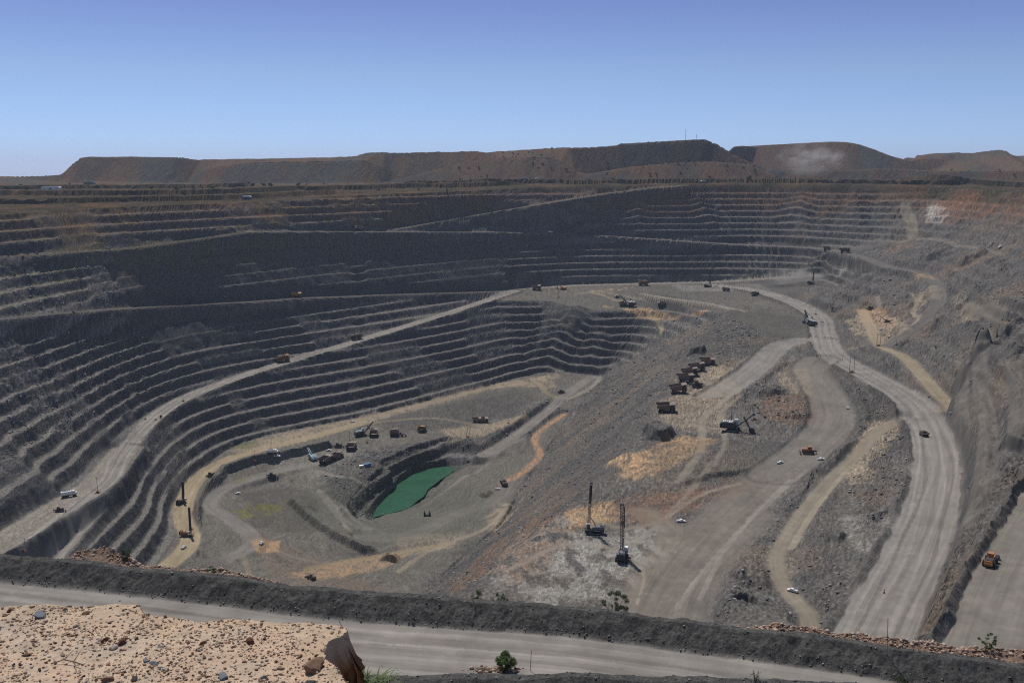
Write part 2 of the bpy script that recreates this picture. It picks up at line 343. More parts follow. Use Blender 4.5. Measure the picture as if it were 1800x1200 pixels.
# foreground road along the ledge
fgc = fg(-10, RZ); road(fgc, 10.5, 0, 0, 1.0, 0.03)
for o_, t_, w_l in ((-4, 1.12, .5), (-6.2, .80, .6), (-8.5, 1.15, .5), (-10.5, .84, .7), (-13, 1.12, .6), (-15.5, .86, .5), (-17.5, 1.1, .6)): road(fg(o_, RZ), w_l, 0, 0, t_, .05, False, .8)
for ln_, ds_, b_ in ((haul, (-11, -7.5, -4, 1, 4.5, 9, 12), 1.0), (low, (-6, -3, .5, 4, 6.5), 1.0)):
    for q_, d_ in enumerate(ds_): P_ = offset(ln_, d_ ); P_[:, 0] += 1.2 * np.sin(np.arange(len(P_)) * .9 + q_ * 2); road(P_, .95, 0, 0, (1.18, .78, 1.12, .86)[q_ % 4] * b_, .05, False, 1.3)
# painted ground: (pixel polygon, colour key, strength, feather metres)
PATCH = []
def patch(px, key, s=1.0, feather=8, nz=1.0): PATCH.append(([hit(u, v) for u, v in px], key, s, feather, nz))
SAND, ORANGE, PALE, DARK, GREEN, RED, BROWN, ALGAE = 'sand', 'orange', 'pale', 'dark', 'green', 'red', 'brown', 'algae'
patch([(1060, 820), (1130, 795), (1200, 765), (1260, 770), (1240, 790), (1170, 825), (1110, 845)], ORANGE, .85, 8)
patch([(1180, 690), (1270, 650), (1300, 680), (1270, 760), (1200, 760), (1150, 730)], SAND, .6, 14)
patch([(1250, 640), (1290, 645), (1270, 665), (1225, 665)], SAND, .9, 8)
patch([(990, 900), (1080, 880), (1100, 905), (1060, 925), (1000, 930)], ORANGE, .8, 7)
patch([(1130, 870), (1240, 860), (1210, 900), (1130, 930), (1100, 915)], BROWN, .6, 10)
patch([(880, 960), (960, 920), (1060, 940), (1150, 930), (1180, 960), (1130, 1010), (1080, 1060), (850, 1050)], PALE, .65, 16, 2.2)
patch([(900, 965), (1000, 945), (1120, 950), (1170, 975), (1080, 1000), (960, 1000)], PALE, .6, 8, 2.2)
patch([(1080, 870), (1260, 850), (1330, 830), (1300, 870), (1150, 915), (1090, 910)], BROWN, .5, 12)
patch([(1130, 780), (1300, 770), (1400, 780), (1330, 835), (1180, 860)], DARK, .35, 10)
patch([(1400, 610), (1480, 690), (1510, 740), (1450, 830), (1600, 780), (1600, 730), (1470, 640)], DARK, .45, 8)
patch([(860, 960), (960, 900), (1000, 960), (900, 1050), (780, 1050)], BROWN, .6, 10, 1.5)
patch([(940, 1040), (985, 1025), (975, 1060), (935, 1058)], PALE, 1.0, 3)
patch([(1060, 537), (1250, 545), (1235, 549), (1140, 541), (1065, 541)], ORANGE, 1.0, 4)
patch([(1510, 540), (1550, 538), (1580, 565), (1560, 580), (1510, 575)], ORANGE, .8, 6)
patch([(1490, 560), (1580, 555), (1600, 580), (1560, 600), (1500, 590)], SAND, .75, 8)
patch([(1600, 477), (1640, 482), (1645, 492), (1610, 488)], ORANGE, .7, 4)
patch([(1600, 515), (1625, 512), (1650, 500), (1655, 525), (1610, 540)], SAND, .6, 6)
patch([(1660, 530), (1720, 535), (1725, 560), (1690, 570)], SAND, .45, 10)
patch([(1530, 740), (1590, 738), (1560, 790), (1510, 830), (1480, 830), (1500, 790)], SAND, .75, 6)
patch([(1480, 905), (1565, 900), (1560, 950), (1520, 975), (1490, 950)], PALE, .45, 6)
patch([(1480, 825), (1540, 825), (1535, 850), (1490, 850)], SAND, .55, 4)
patch([(1360, 655), (1420, 650), (1430, 690), (1390, 690)], SAND, .55, 5)
patch([(1340, 700), (1420, 690), (1440, 735), (1390, 750), (1340, 735)], BROWN, .6, 6)
patch([(440, 952), (492, 950), (490, 968), (450, 975)], ORANGE, 1.0, 3)
patch([(775, 755), (860, 745), (920, 728), (900, 745), (850, 768), (790, 775)], SAND, .8, 4)
patch([(860, 668), (960, 660), (980, 680), (880, 680)], SAND, .6, 5)
patch([(400, 792), (460, 775), (560, 752), (540, 770), (450, 800)], SAND, .6, 4)
patch([(410, 900), (440, 885), (500, 880), (505, 892), (470, 905), (420, 912)], ALGAE, 1.0, 5, 2.2)
patch([(412, 845), (435, 838), (430, 850), (412, 852)], ALGAE, .8, 2.5)
patch([(405, 785), (455, 772), (440, 790)], ALGAE, .5, 2.5)
patch([(430, 930), (600, 990), (700, 1050), (480, 1020)], BROWN, .35, 12)
patch([(850, 910), (890, 880), (905, 900), (870, 935)], SAND, .7, 5)
patch([(700, 940), (820, 935), (800, 965), (700, 975)], SAND, .55, 7)
patch([(500, 1010), (600, 985), (720, 968), (700, 990), (560, 1020)], ORANGE, .5, 5)
patch([(520, 870), (640, 840), (740, 780), (800, 830), (760, 920), (640, 940), (540, 930)], GREEN, .7, 20)
patch([(560, 855), (640, 825), (745, 775), (790, 815), (735, 825), (690, 860), (655, 905), (600, 900)], DARK, .75, 8)
patch([(420, 860), (520, 850), (560, 880), (540, 930), (440, 930)], DARK, .5, 12)
patch([(480, 800), (600, 790), (650, 800), (560, 840), (480, 830)], PALE, .3, 10)
patch([(640, 745), (760, 715), (900, 680), (940, 690), (880, 735), (740, 755)], DARK, .35, 12)
patch([(450, 770), (640, 728), (860, 672), (980, 655), (985, 664), (860, 684), (640, 745), (460, 792)], SAND, .6, 5)
patch([(760, 870), (880, 850), (850, 930), (700, 960), (600, 960), (650, 920)], GREEN, .5, 15)
patch([(1290, 500), (1330, 498), (1380, 520), (1330, 520)], PALE, .35, 6)
patch([(1180, 500), (1290, 502), (1290, 512), (1200, 512)], PALE, .5, 6)
patch([(1630, 355), (1655, 360), (1670, 375), (1650, 390), (1628, 390)], 'white', .5, 4)
patch([(1640, 350), (1720, 340), (1700, 380), (1660, 395)], RED, .3, 8)
patch([(1450, 500), (1480, 465), (1490, 470), (1465, 490)], PALE, .9, 3)
patch([(1250, 548), (1420, 560), (1400, 600), (1260, 640), (1200, 650)], DARK, .5, 18)
COLS = dict(sand=(.335, .265, .19), orange=(.44, .29, .165), pale=(.30, .28, .245), dark=(.060, .060, .054), green=(.118, .122, .094), red=(.30, .15, .09), brown=(.20, .125, .085), algae=(.17, .16, .065), white=(.40, .36, .32))


HB = 11.0
def inpoly(px, py, poly):
    ins = np.zeros(len(px), bool); n = len(poly)
    for i in range(n):
        x1, y1 = poly[i][0], poly[i][1]; x2, y2 = poly[(i + 1) % n][0], poly[(i + 1) % n][1]
        if y1 == y2: continue
        c = ((y1 > py) != (y2 > py)) & (px < (x2 - x1) * (py - y1) / (y2 - y1) + x1)
        ins ^= c
    return ins
def polymask(x, y, poly, feather):
    """1 inside, fading to 0 across the feather; edge broken up by noise"""
    P = list(poly) + [poly[0]]; P3 = [(p[0], p[1], 0) for p in P]
    o = np.zeros(len(x), np.float32)
    a = np.array(P); rch = feather * 2.2
    m = np.nonzero((x > a[:, 0].min() - rch) & (x < a[:, 0].max() + rch) & (y > a[:, 1].min() - rch) & (y < a[:, 1].max() + rch))[0]
    if not len(m): return o
    xs, ys = x[m], y[m]
    sdist = np.where(inpoly(xs, ys, poly), 1.0, -1.0).astype(np.float32) * rch
    idx, d, _, _, _ = polyd(xs, ys, P3, rch)
    sdist[idx] = np.sign(sdist[idx]) * d
    sdist += feather * 0.9 * fbm(xs / (feather * 2.5), ys / (feather * 2.5), 4, 77)
    o[m] = ss(-feather * .5, feather * .5, sdist); return o

ROUGH = []        # (plan polygon, amplitude of rubble, feather)
def rough(px, amp, feather=12): ROUGH.append(([hit(u, v) for u, v in px], amp, feather))
rough([(1175, 550), (1262, 553), (1240, 605), (1185, 655), (1140, 735), (1080, 815), (1000, 893), (920, 965), (800, 1050), (740, 1050), (800, 990), (880, 920), (915, 860), (960, 790), (1010, 716), (1062, 657)], 1.5, 8)
rough([(660, 745), (760, 715), (900, 690), (950, 700), (900, 735), (780, 755), (690, 765)], .8, 6)
rough([(760, 780), (860, 760), (960, 700), (1000, 720), (900, 780), (800, 830), (750, 820)], .9, 8)
rough([(1170, 830), (1290, 780), (1420, 770), (1330, 830), (1200, 860), (1100, 870), (1000, 900)], .7, 8)
rough([(1280, 700), (1350, 670), (1430, 720), (1400, 770), (1330, 740)], 1.6, 6)
rough([(1480, 680), (1570, 700), (1600, 760), (1590, 880), (1530, 930), (1480, 880), (1520, 800), (1500, 740)], 1.4, 6)
rough([(1430, 840), (1370, 900), (1290, 960), (1240, 1050), (1250, 1090), (1480, 1090), (1500, 1000), (1430, 960), (1390, 1000)], 1.5, 8)
rough([(1250, 545), (1260, 620), (1200, 650), (1290, 640), (1350, 590), (1290, 560)], 1.2, 8)
rough([(1470, 480), (1560, 520), (1480, 560), (1560, 640), (1650, 740), (1700, 1100), (1800, 850), (1850, 500), (1560, 430)], 1.0, 15)
rough([(560, 820), (650, 790), (760, 775), (790, 830), (660, 910), (600, 900)], 1.3, 5)
rough([(0, 560), (220, 550), (280, 620), (150, 760), (0, 820)], 1.9, 20); rough([(-100, 400), (220, 420), (200, 540), (-100, 580)], 1.4, 20)
KNOBS = []        # outcrops and pits with steep sides: plan position, radius, height
def knob(u, v, r, h, st=.35):
    x, y = hit(u, v); KNOBS.append((x, y, r, h, st))
knob(1160, 768, 15, 9, .35); knob(1350, 690, 18, 6, .6); knob(1395, 732, 10, 4, .6)
knob(1312, 1050, 8, -5, .5); knob(1330, 1015, 16, 4, .6); knob(1468, 945, 9, 3, .6)
knob(1330, 548, 45, 7, .8); knob(1225, 620, 12, 7, .5); knob(1440, 800, 16, 4); knob(1420, 640 + 160, 20, 3)
knob(1440, 470, 26, 7, .6); knob(1575, 528, 22, 4, .6)
knob(1700, 655, 20, 8, .5); knob(1735, 615, 26, 9, .5); knob(1640, 452, 26, 8, .5); knob(1700, 455, 26, 7, .5);
knob(870, 880, 9, 3, .4); knob(860, 870, 12, 4, .4)
knob(545, 895, 9, 2, .6)
HEAPS = []
def heap(u, v, r, h): x, y = hit(u, v); HEAPS.append((x, y, r, h))
heap(975, 605, 50, 14); heap(1045, 610, 30, 8); heap(1080, 640, 25, 7); heap(1010, 560, 30, 8); heap(1140, 700, 25, 8)
heap(1015, 375, 30, 9); heap(1120, 365, 26, 7); heap(1240, 370, 30, 8); heap(1400, 365, 40, 9); heap(1060, 342, 40, 8)
STEPS = []        # low cuts: the ground on one side of the line stands higher, dropping across a steep face
def step_(px, h, inner=14): STEPS.append(([(*hit(u, v), 0) for u, v in px], h, inner))
step_([(345, 985), (350, 940), (352, 905), (372, 870), (400, 832), (450, 815), (530, 800), (570, 790)], 9)
step_([(500, 880), (530, 905), (560, 930), (610, 960), (680, 985)], 6)
step_([(1830, 600), (1780, 612), (1730, 625), (1700, 660)], 8, 22)
step_([(1830, 540), (1780, 565), (1740, 580), (1700, 575)], 8, 22)
step_([(1442, 642), (1490, 680), (1512, 735), (1480, 785), (1440, 830)], 3.5, 12)
step_([(1290, 705), (1340, 662), (1372, 640), (1420, 640)][::-1], 3, 10)
step_([(1560, 740), (1508, 775), (1475, 800), (1440, 850)], 3, 9)
step_([(1640, 730), (1660, 790), (1650, 900), (1600, 1000)], 3, 14)
step_([(1700, 640), (1712, 760), (1700, 860), (1670, 960)], 3.5, 16)
step_([(1752, 640), (1768, 740), (1760, 800), (1730, 880)], 3.5, 16)
step_([(1500, 925), (1560, 905), (1590, 880)], 3, 10)
step_([(1180, 860), (1250, 840), (1330, 830), (1400, 800)], 3, 10)
step_([(1430, 860), (1425, 830), (1400, 880), (1370, 905)], 3, 8)

WORN = [[hit(u, v) for u, v in q] for q in ([(225, 425), (440, 410), (620, 410), (620, 515), (480, 524), (150, 543), (170, 500)], [(640, 410), (888, 413), (896, 505), (640, 516)], [(930, 515), (1060, 555), (1010, 590), (960, 560)])]
for q_, h_, inn_ in [([(-150, 1330), (60, 1360), (250, 1440), (420, 1540), (560, 1640)], 7, 60), ([(-100, 1650), (150, 1640), (330, 1700), (520, 1820), (700, 1930), (860, 1990)], 8, 90), ([(700, 2040), (900, 2060), (1060, 2040), (1200, 2080), (1350, 2090), (1500, 2060), (1640, 2020)], 9, 80), ([(-50, 1900), (200, 1960), (400, 2010)], 7, 60), ([(1560, 2120), (1700, 2000), (1820, 1900)], 10, 80)]:
    STEPS.append((spline([(*WY(u, Y, -35)[:2], 0) for u, Y in q_], 25), h_, inn_))
WPOLY = [(p[0], p[1]) for p in [W(1175, 547, -207), W(1262, 552, -205), W(1420, 600, -200), W(1450, 560, -200), W(1400, 500, -199), W(1400, 470, -185), W(1440, 440, -131), W(1540, 415, -100)]] + \
        [WY(1560, 1750, 0)[:2], WY(1600, 1900, 0)[:2], (2400, 1900), (2400, 100), (-30, 100)] + [W(*q)[:2] for q in [(690, 1122, -325), (740, 1050, -325), (800, 990, -325), (880, 920, -325), (915, 860, -325), (960, 790, -325), (1010, 716, -317), (1062, 657, -303), (1110, 610, -262), (1150, 570, -232)]]
from concurrent.futures import ThreadPoolExecutor
def chunks(fn, x, y, n=24000):
    x = np.asarray(x, np.float32).ravel(); y = np.asarray(y, np.float32).ravel()
    if len(x) <= n: return fn(x, y)
    sl_ = [slice(i, i + n) for i in range(0, len(x), n)]
    with ThreadPoolExecutor(4) as ex: return_ = list(ex.map(lambda s_: fn(x[s_], y[s_]), sl_))
    if isinstance(return_[0], tuple): return np.concatenate([q[0] for q in return_]), {k: np.concatenate([q[1][k] for q in return_]) for k in return_[0][1]}
    return np.concatenate(return_)
def height(x, y, full=False): return chunks(lambda a, b: height_(a, b, full), x, y)
def height_(x, y, full=False):
    zb = zbase(x, y); sl = samp(SLB, x, y)
    pit = ss(-30, -40, zb) * (1 - ss(2040, 2100, y)) * ss(300, 420, y)
    right = polymask(x, y, WPOLY, 30)
    wallm = ss(.28, .46, sl) * pit * (1 - right)
    n30 = fbm(x / 55, y / 55, 4, 41)
    worn = ss(.22, .42, fbm(x / 90 + 3, y / 90, 3, 21)) * .45 * (1 - .9 * ss(-60, 40, x) * ss(1480, 1600, y))
    for wp in WORN: worn = np.maximum(worn, polymask(x, y, wp, 22))
    def terr(zz, amp, jit=1.0):
        zi = zz + amp * (1.6 * fbm(x / 47, y / 47, 3, 11) + 1.7 * fbm(x / 13 + .37 * y / 13, y / 13 - .37 * x / 13, 3, 5)) + jit * .3 * pn(x / 3.6, y / 3.6, 6)
        k = np.floor(zi / HB); f = zi / HB - k
        za = (k + np.interp(f, [0, .05, .52, .66, 1.0], [0, .05, .06, .18, 1.0])) * HB
        zd = zi / (2 * HB); kd = np.floor(zd); fd = zd - kd; zdd = (kd + np.interp(fd, [0, .025, .30, .42, .70, .74, 1.0], [0, .025, .03, .13, .60, .615, 1.0])) * 2 * HB
        md = ss(.10, .22, fbm(x / 110 + 7, y / 110, 2, 13)) * (1 - ss(-60, 40, x) * ss(1480, 1600, y)); return za * (1 - md) + zdd * md, f
    zt, f = terr(zb, 1.0)
    tm = wallm * (1 - worn)
    # failed stretches: rough scree with ribs running down the slope
    zi = zb + 3.0 * fbm(x / 60, y / 60, 3, 51) + 1.6 * fbm(x / 14, y / 14, 2, 52); k3 = np.floor(zi / 37.5); f3 = zi / 37.5 - k3
    zw = (k3 + np.interp(f3, [0, .10, .36, .42, .66, .72, 1], [0, .01, .33, .345, .65, .665, 1])) * 37.5
    zw = zb * (1 - wallm) + zw * wallm
    z = zw * (1 - tm) + zt * tm
    # broken ground on the right: mounds, part-benches, outcrops
    zr = zb + 5.5 * fbm(x / 75, y / 75, 3, 61) + 2.6 * (ridged(x / 34 + y / 60, y / 26 - x / 60, 3, 63) - .35)
    zr2, f2 = terr(zr, 1.8, .6)
    rs = ss(.16, .34, sl)
    rs = rs * (.5 + .5 * ss(-.15, .2, fbm(x / 120, y / 120, 3, 65))); zr = zr * (1 - .85 * rs) + zr2 * .85 * rs
    flatr = right * ss(.05, .14, sl) * (ss(-206, -196, zb)) * pit
    z = z * (1 - flatr) + zr * flatr
    amp = .45 + .5 * right
    for poly, a, fe in ROUGH:
        m = polymask(x, y, poly, fe); amp = amp + (a - amp) * m * (a > amp)
    amp = amp * (1 - .5 * tm)
    hills = ss(2050, 2250, y)
    amp = amp * (1 - hills * .3) * ss(100, 300, y) + .10
    z = z + amp * (1.5 * fbm(x / 16, y / 16, 3, 71) + .75 * fbm(x / 4.6, y / 4.6, 2, 73) + .30 * pn(x / 1.7, y / 1.7, 79) * (y < 1300))
    plain = (1 - pit) * ss(-55, -44, zb) * ss(850, 1000, y) * (1 - ss(-30, -20, zb)); z = z + plain * (3.0 * fbm(x / 90, y / 130, 4, 83) + 1.4 * ridged(x / 40, y / 60, 3, 85))
    z = z + hills * 2.6 * (ridged(x / 34 + .8 * pn(x / 90, y / 40, 88), y / 260, 4, 87) - .4) * ss(.25, .5, sl)
    z = z + hills * 2.2 * fbm(x / 60, y / 200, 3, 81) * ss(.1, .4, sl)
    for kx, ky, r, h, st in KNOBS:
        m = np.nonzero((np.abs(x - kx) < r * 1.8) & (np.abs(y - ky) < r * 1.8))[0]
        if len(m):
            d = np.hypot(x[m] - kx, y[m] - ky) / r + .40 * fbm(x[m] / (r * .8), y[m] / (r * .8), 2, int(kx) % 50)
            b = 1 - ss(1 - st, 1, d)
            z[m] += h * b * (1 + .2 * ridged(x[m] / 14, y[m] / 14, 2, 91))
    for kx, ky, r, h in HEAPS:
        m = np.nonzero((np.abs(x - kx) < r * 1.5) & (np.abs(y - ky) < r * 1.5))[0]
        if len(m):
            d = np.hypot(x[m] - kx, y[m] - ky) / r + .12 * pn(x[m] / 14, y[m] / 14, 93)
            z[m] = np.maximum(z[m], z[m] + h * np.clip(1 - d, 0, 1))
    for pts, h, inner in STEPS:
        idx, d, sd_, arc, _ = polyd(x, y, pts, inner + 8)
        dd = d * sd_ + (2.2 + .18 * (inner - 14) * (inner > 50)) * fbm(x[idx] / (16 if inner < 50 else 60), y[idx] / (16 if inner < 50 else 60), 3, 95); env = 1 - ss(inner * .4, inner, d)
        end = ss(0, 20, arc)
        z[idx] += h * end * (env * ss(-2.2, 2.2, dd))
    roadm = np.zeros_like(z); tone = np.zeros_like(z); tint = np.zeros_like(z); berm = np.zeros_like(z); pink = np.zeros_like(z)
    for pts, hw, bl, br, tn, ti, carve, fe in ROADS:
        idx, d, sd_, arc, val = polyd(x, y, pts, hw + 26)
        if not len(idx): continue
        xi, yi = x[idx], y[idx]
        dn = d + (.10 * hw + .6) * fbm(xi / 18, yi / 18, 3, 101)
        if carve:
            m = 1 - ss(hw, hw + 7, dn); m[arc <= 0.01] *= ss(hw + 5, hw - 2, d)[arc <= 0.01] * 0 + 1
            z[idx] = z[idx] * (1 - m) + (val + .15 * fbm(xi / 7, yi / 7, 2, 103)) * m
            for hgt, sg in ((bl, 1), (br, -1)):
                if hgt:
                    bb = (1 - np.clip(np.abs(dn - hw - 2.5) / 3.4, 0, 1)) * (sd_ == sg) * ss(.12, .3, pn(arc / 60, arc * 0, 105 + sg) + .55)
                    z[idx] += (bb * hgt * 1.25 * (1 + .25 * pn(xi / 4, yi / 4, 107))).astype(np.float32)
                    berm[idx] = np.maximum(berm[idx], bb)
        m = (1 - ss(hw - fe * .5, hw + fe * .5, dn + fe * .3 * fbm(xi / 5, yi / 5, 3, 109)))
        n = (m > roadm[idx]) if hw > 1 else (m > .4); k = idx[n]
        # tyre-polished lanes that run along the road
        lane = .5 + .5 * fbm(d[n] * sd_[n] / 2.6, arc[n] / 110, 3, 111)
        lane2 = .5 + .5 * fbm(d[n] * sd_[n] / 7, arc[n] / 240, 2, 113)
        roadm[k] = np.maximum(m[n], roadm[k]); lane3 = fbm(d[n] * sd_[n] / 1.1, arc[n] / 60, 2, 114); tone[k] = (1 + .22 * fbm(xi[n] / 24, yi[n] / 24, 3, 116)) * tn * (.66 + .40 * lane + .26 * lane2 + .16 * lane3); tint[k] = ti
    # berms of the road in the foreground
    idx, d, sd_, arc, _ = polyd(x, y, FGB, 9); 
    if len(idx):
        xi, yi = x[idx], y[idx]
        prof = (1 - np.clip(np.abs(d + .5 * fbm(xi / 3, yi / 3, 3, 115)) - .9, 0, 9) / 4.3); prof = np.clip(prof, 0, 1)
        hh = 3.5 * (1 + .12 * pn(arc / 14, arc * 0, 117))
        slump = ridged(arc / 4.5, d * sd_ / 5, 3, 119)
        z[idx] = np.maximum(z[idx], z[idx] + prof * hh + prof * (1 - prof) * 2.1 * (slump - .4) + prof * (.32 * fbm(xi / 2.6, yi / 2.6, 3, 122) + .25 * pn(arc / 9, d * sd_ / 4, 124)) + .10 * fbm(xi / .8, yi / .8, 3, 121))
        berm[idx] = np.maximum(berm[idx], prof); roadm[idx] *= (1 - ss(.0, .25, prof))
    idx, d, sd_, arc, _ = polyd(x, y, FGN, 8)
    if len(idx):
        xi, yi = x[idx], y[idx]
        prof = np.clip(1 - np.clip(np.abs(d + .5 * fbm(xi / 3, yi / 3, 3, 123)) - .8, 0, 9) / 3.6, 0, 1)
        z[idx] += prof * 2.5 * (1 + .15 * pn(arc / 10, arc * 0, 125)) + prof * (1 - prof) * 1.0 * (ridged(arc / 4, d / 4, 3, 127) - .4)
        berm[idx] = np.maximum(berm[idx], prof); roadm[idx] *= (1 - ss(.0, .25, prof))
    for pts, hgt, wd in FGR:
        idx, d, sd_, arc, val = polyd(x, y, pts, wd)
        if len(idx):
            pr = np.clip(1 - d / wd, 0, 1); z[idx] += pr * val * (1 + .3 * pn(arc / 5, arc * 0, 131)) + pr * .35 * fbm(x[idx] / 1.2, y[idx] / 1.2, 3, 133)
            pink[idx] = np.maximum(pink[idx], ss(0, .35, pr + .25 * fbm(x[idx] / 2, y[idx] / 2, 3, 135)))
    lm = inpoly(x, y, lake); z = np.where(lm, np.minimum(z, LAKEZ - 1.0), z)
    if not full: return z
    return z, dict(zb=zb, sl=sl, wall=wallm, tm=tm, f=f, right=right, road=roadm, tone=tone, tint=tint, berm=berm, amp=amp, hills=hills, pit=pit, worn=worn, pink=pink)
FGR = []
for pl_ in ([(60, 1022, 0), (130, 1030, 2.5), (175, 1036, 5.8), (215, 1040, 4.5), (260, 1046, 2.0), (330, 1055, 2.2), (420, 1066, 2.4), (470, 1072, 1.6), (520, 1079, .3)],
            [(1310, 1160, .5), (1360, 1167, 1.9), (1500, 1187, 2.1), (1640, 1208, 2.2), (1760, 1226, 2.4), (1900, 1247, 2.0)]):
    o_ = []
    for u, v, h_ in pl_:
        x_, y_, _ = W(u, v, RZ); o_.append((x_ * (y_ + 12) / y_, y_ + 12, h_))
    FGR.append((spline(o_, 3), 0, 5.5))
def fgline(pxs): return spline([(*W(u, v, RZ)[:2], RZ) for u, v in pxs], 4)
_c = [(-500, 985), (0, 1022), (150, 1036), (300, 1052), (450, 1070), (600, 1089), (800, 1105), (1000, 1119), (1200, 1146), (1400, 1172), (1600, 1202), (1800, 1232), (2300, 1310)]
FGB = []
for u, v in _c:
    x_, y_, _ = W(u, v, RZ); FGB.append((x_ * (y_ + 5) / y_, y_ + 5, RZ))
FGB = spline(FGB, 4)
FGN = fgline([(300, 1262), (560, 1240), (640, 1222), (760, 1216), (1000, 1214), (1300, 1222), (1600, 1236), (1900, 1262)])

# ------------------------------------------------------------------ terrain mesh: a fan of rows, denser where the ground is steep
TH = R(36)
azs = np.concatenate([np.linspace(-TH, -R(28.5), 90, endpoint=False), np.linspace(-R(28.5), R(28.5), QA, endpoint=False), np.linspace(R(28.5), TH, 90)])
NA = len(azs)
r = np.concatenate([np.geomspace(9, 110, 200), np.arange(110.5, 260, .5), np.arange(261, 1250, 1.4), np.arange(1250, 2200, 1.7), np.arange(2200, 3400, 6), np.geomspace(3402, 9500, 60)])
ca = np.linspace(-TH, TH, 181)
rr, aa = np.meshgrid(r, ca)
zz = height((rr * np.sin(aa)).ravel(), (rr * np.cos(aa)).ravel()).reshape(rr.shape)
dz = np.abs(np.gradient(zz, axis=1)) / np.gradient(rr, axis=1)
den = (np.abs(zz) + 25) / rr ** 2 * .8 + 1.3 * np.minimum(dz, 3.0) / rr + .00004
den *= np.where(rr < 110, .22, 1) * np.where((rr > 118) & (rr < 232), 1.6, 1) * np.where((rr > 245) & (rr < 300), .22, 1) * np.where(rr > 3300, .3, 1)
pad = np.pad(den, ((2, 2), (0, 0)), mode='edge'); den = sum(pad[i:i + den.shape[0]] for i in range(5)) / 5
cum = np.cumsum(den * np.gradient(rr, axis=1), axis=1); cum = (cum - cum[:, :1]) / (cum[:, -1:] - cum[:, :1])
NR = QR; tt = np.linspace(0, 1, NR)
Rc = np.array([np.interp(tt, cum[i], r) for i in range(len(ca))])
fi = (azs + TH) / (2 * TH) * 180; i0 = np.clip(fi.astype(int), 0, 179); fr = (fi - i0)[:, None]
RR = Rc[i0] * (1 - fr) + Rc[i0 + 1] * fr
GX = (RR * np.sin(azs)[:, None]).astype(np.float32); GY = (RR * np.cos(azs)[:, None]).astype(np.float32)
gx, gy = GX.ravel(), GY.ravel()
gz, M = height(gx, gy, True)

# ---- colour of the ground itself
N1 = fbm(gx / 300, gy / 300, 4, 201); N2 = fbm(gx / 40, gy / 40, 4, 203); N3 = fbm(gx / 6, gy / 6, 3, 205); N4 = pn(gx / 1.8, gy / 1.8, 207)
def mixc(c, k, m): 
    m = np.clip(m, 0, 1)[:, None].astype(np.float32); return c * (1 - m) + np.asarray(k, np.float32) * m
col = np.tile(np.array([[.122, .112, .102]], np.float32), (len(gx), 1))
col = mixc(col, (.086, .083, .080), ss(-.2, .35, N2 + .5 * N1) * .85)
col = mixc(col, (.165, .130, .100), ss(-.05, .4, fbm(gx / 90, gy / 90, 4, 209)) * .7 * M['right'])
# rock faces are darker, weathered upper benches turn red-brown, grass on old berms
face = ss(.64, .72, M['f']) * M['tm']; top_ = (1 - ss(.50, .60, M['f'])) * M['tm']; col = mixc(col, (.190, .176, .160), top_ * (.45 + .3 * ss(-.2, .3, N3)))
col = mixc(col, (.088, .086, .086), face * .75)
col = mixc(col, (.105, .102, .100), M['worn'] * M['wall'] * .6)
upz = ss(-92, -50, M['zb'] + 16 * N1 + 10 * N2) * M['pit']
col = mixc(col, (.155, .090, .060), upz * (.55 + .25 * ss(-.2, .3, N2)) * (1 - .25 * face))
ox = ss(-.02, .25, N2 + .6 * N1) * upz; col = mixc(col, (.22, .125, .078), ox * .4)
lft = ss(-50, -260, gx) * ss(-150, -110, M['zb']) * M['pit'] * M['wall'] * (1 - face)
col = mixc(col, (.150, .130, .070), lft * ss(-.3, .25, N3 + N2) * .55)
pl = ss(-52, -47, M['zb']) * (1 - M['hills']) * ss(500, 900, gy) * (1 - M['wall']) * (1 - M['right'] * ss(1700, 1400, gy) * ss(300, 500, gx))
col = mixc(col, (.074, .058, .043), pl * .93); col = mixc(col, (.036, .038, .024), pl * ss(-.15, .3, .6 * N3 + .9 * N2) * .75); col = mixc(col, (.120, .074, .048), pl * ss(.02, .3, fbm(gx / 50, gy / 110, 4, 243)) * .6)
hl = M['hills']
col = mixc(col, (.122, .078, .058), hl * .92)
col = mixc(col, (.084, .066, .056), hl * ss(0, .25, fbm(gx / 120, gy / 600, 3, 211)))
col = mixc(col, (.078, .075, .072), hl * ss(.02, .18, fbm(gx / 180 + 4, gy / 300, 3, 215)) * .8)
col = mixc(col, (.125, .078, .047), hl * ss(.15, .35, fbm(gx / 90 + 9, gy / 250, 3, 217)) * .6)
col = mixc(col, (.10, .105, .06), hl * ss(.1, .4, N3 + N2) * .35)
# trafficked ground: crossing sets of tyre tracks
wx = gx + 14 * pn(gx / 50, gy / 50, 231); wy = gy + 14 * pn(gx / 50, gy / 50, 233)
def dirn(a, s1, s2, sd): c_, s_ = math.cos(a), math.sin(a); return fbm((wx * c_ + wy * s_) / s1, (-wx * s_ + wy * c_) / s2, 3, sd)
ta = dirn(R(-25), 2.2, 45, 235); tb = dirn(R(35), 1.8, 30, 237); tc_ = dirn(R(80), 2.0, 30, 239)
sel = fbm(gx / 60, gy / 60, 2, 241); st_ = np.where(sel > .08, ta, np.where(sel < -.08, tb, tc_))
plat = (1 - ss(.16, .30, M['sl'])) * ss(-195, -204, M['zb']) * (1 - M['road'])
col = mixc(col, (.168, .152, .135), plat * M['right'] * (1 - ss(.5, .9, M['amp']) * .6) * .5)
col = mixc(col, (.170, .155, .128), plat * (1 - M['right']) * (.35 + .3 * ss(-.2, .3, N2)) * (1 - ss(.7, 1.0, M['amp'])))
col *= (1 + .55 * st_ * plat)[:, None]
trk = .5 + .5 * fbm(gx / 30, gy / 5, 3, 219)
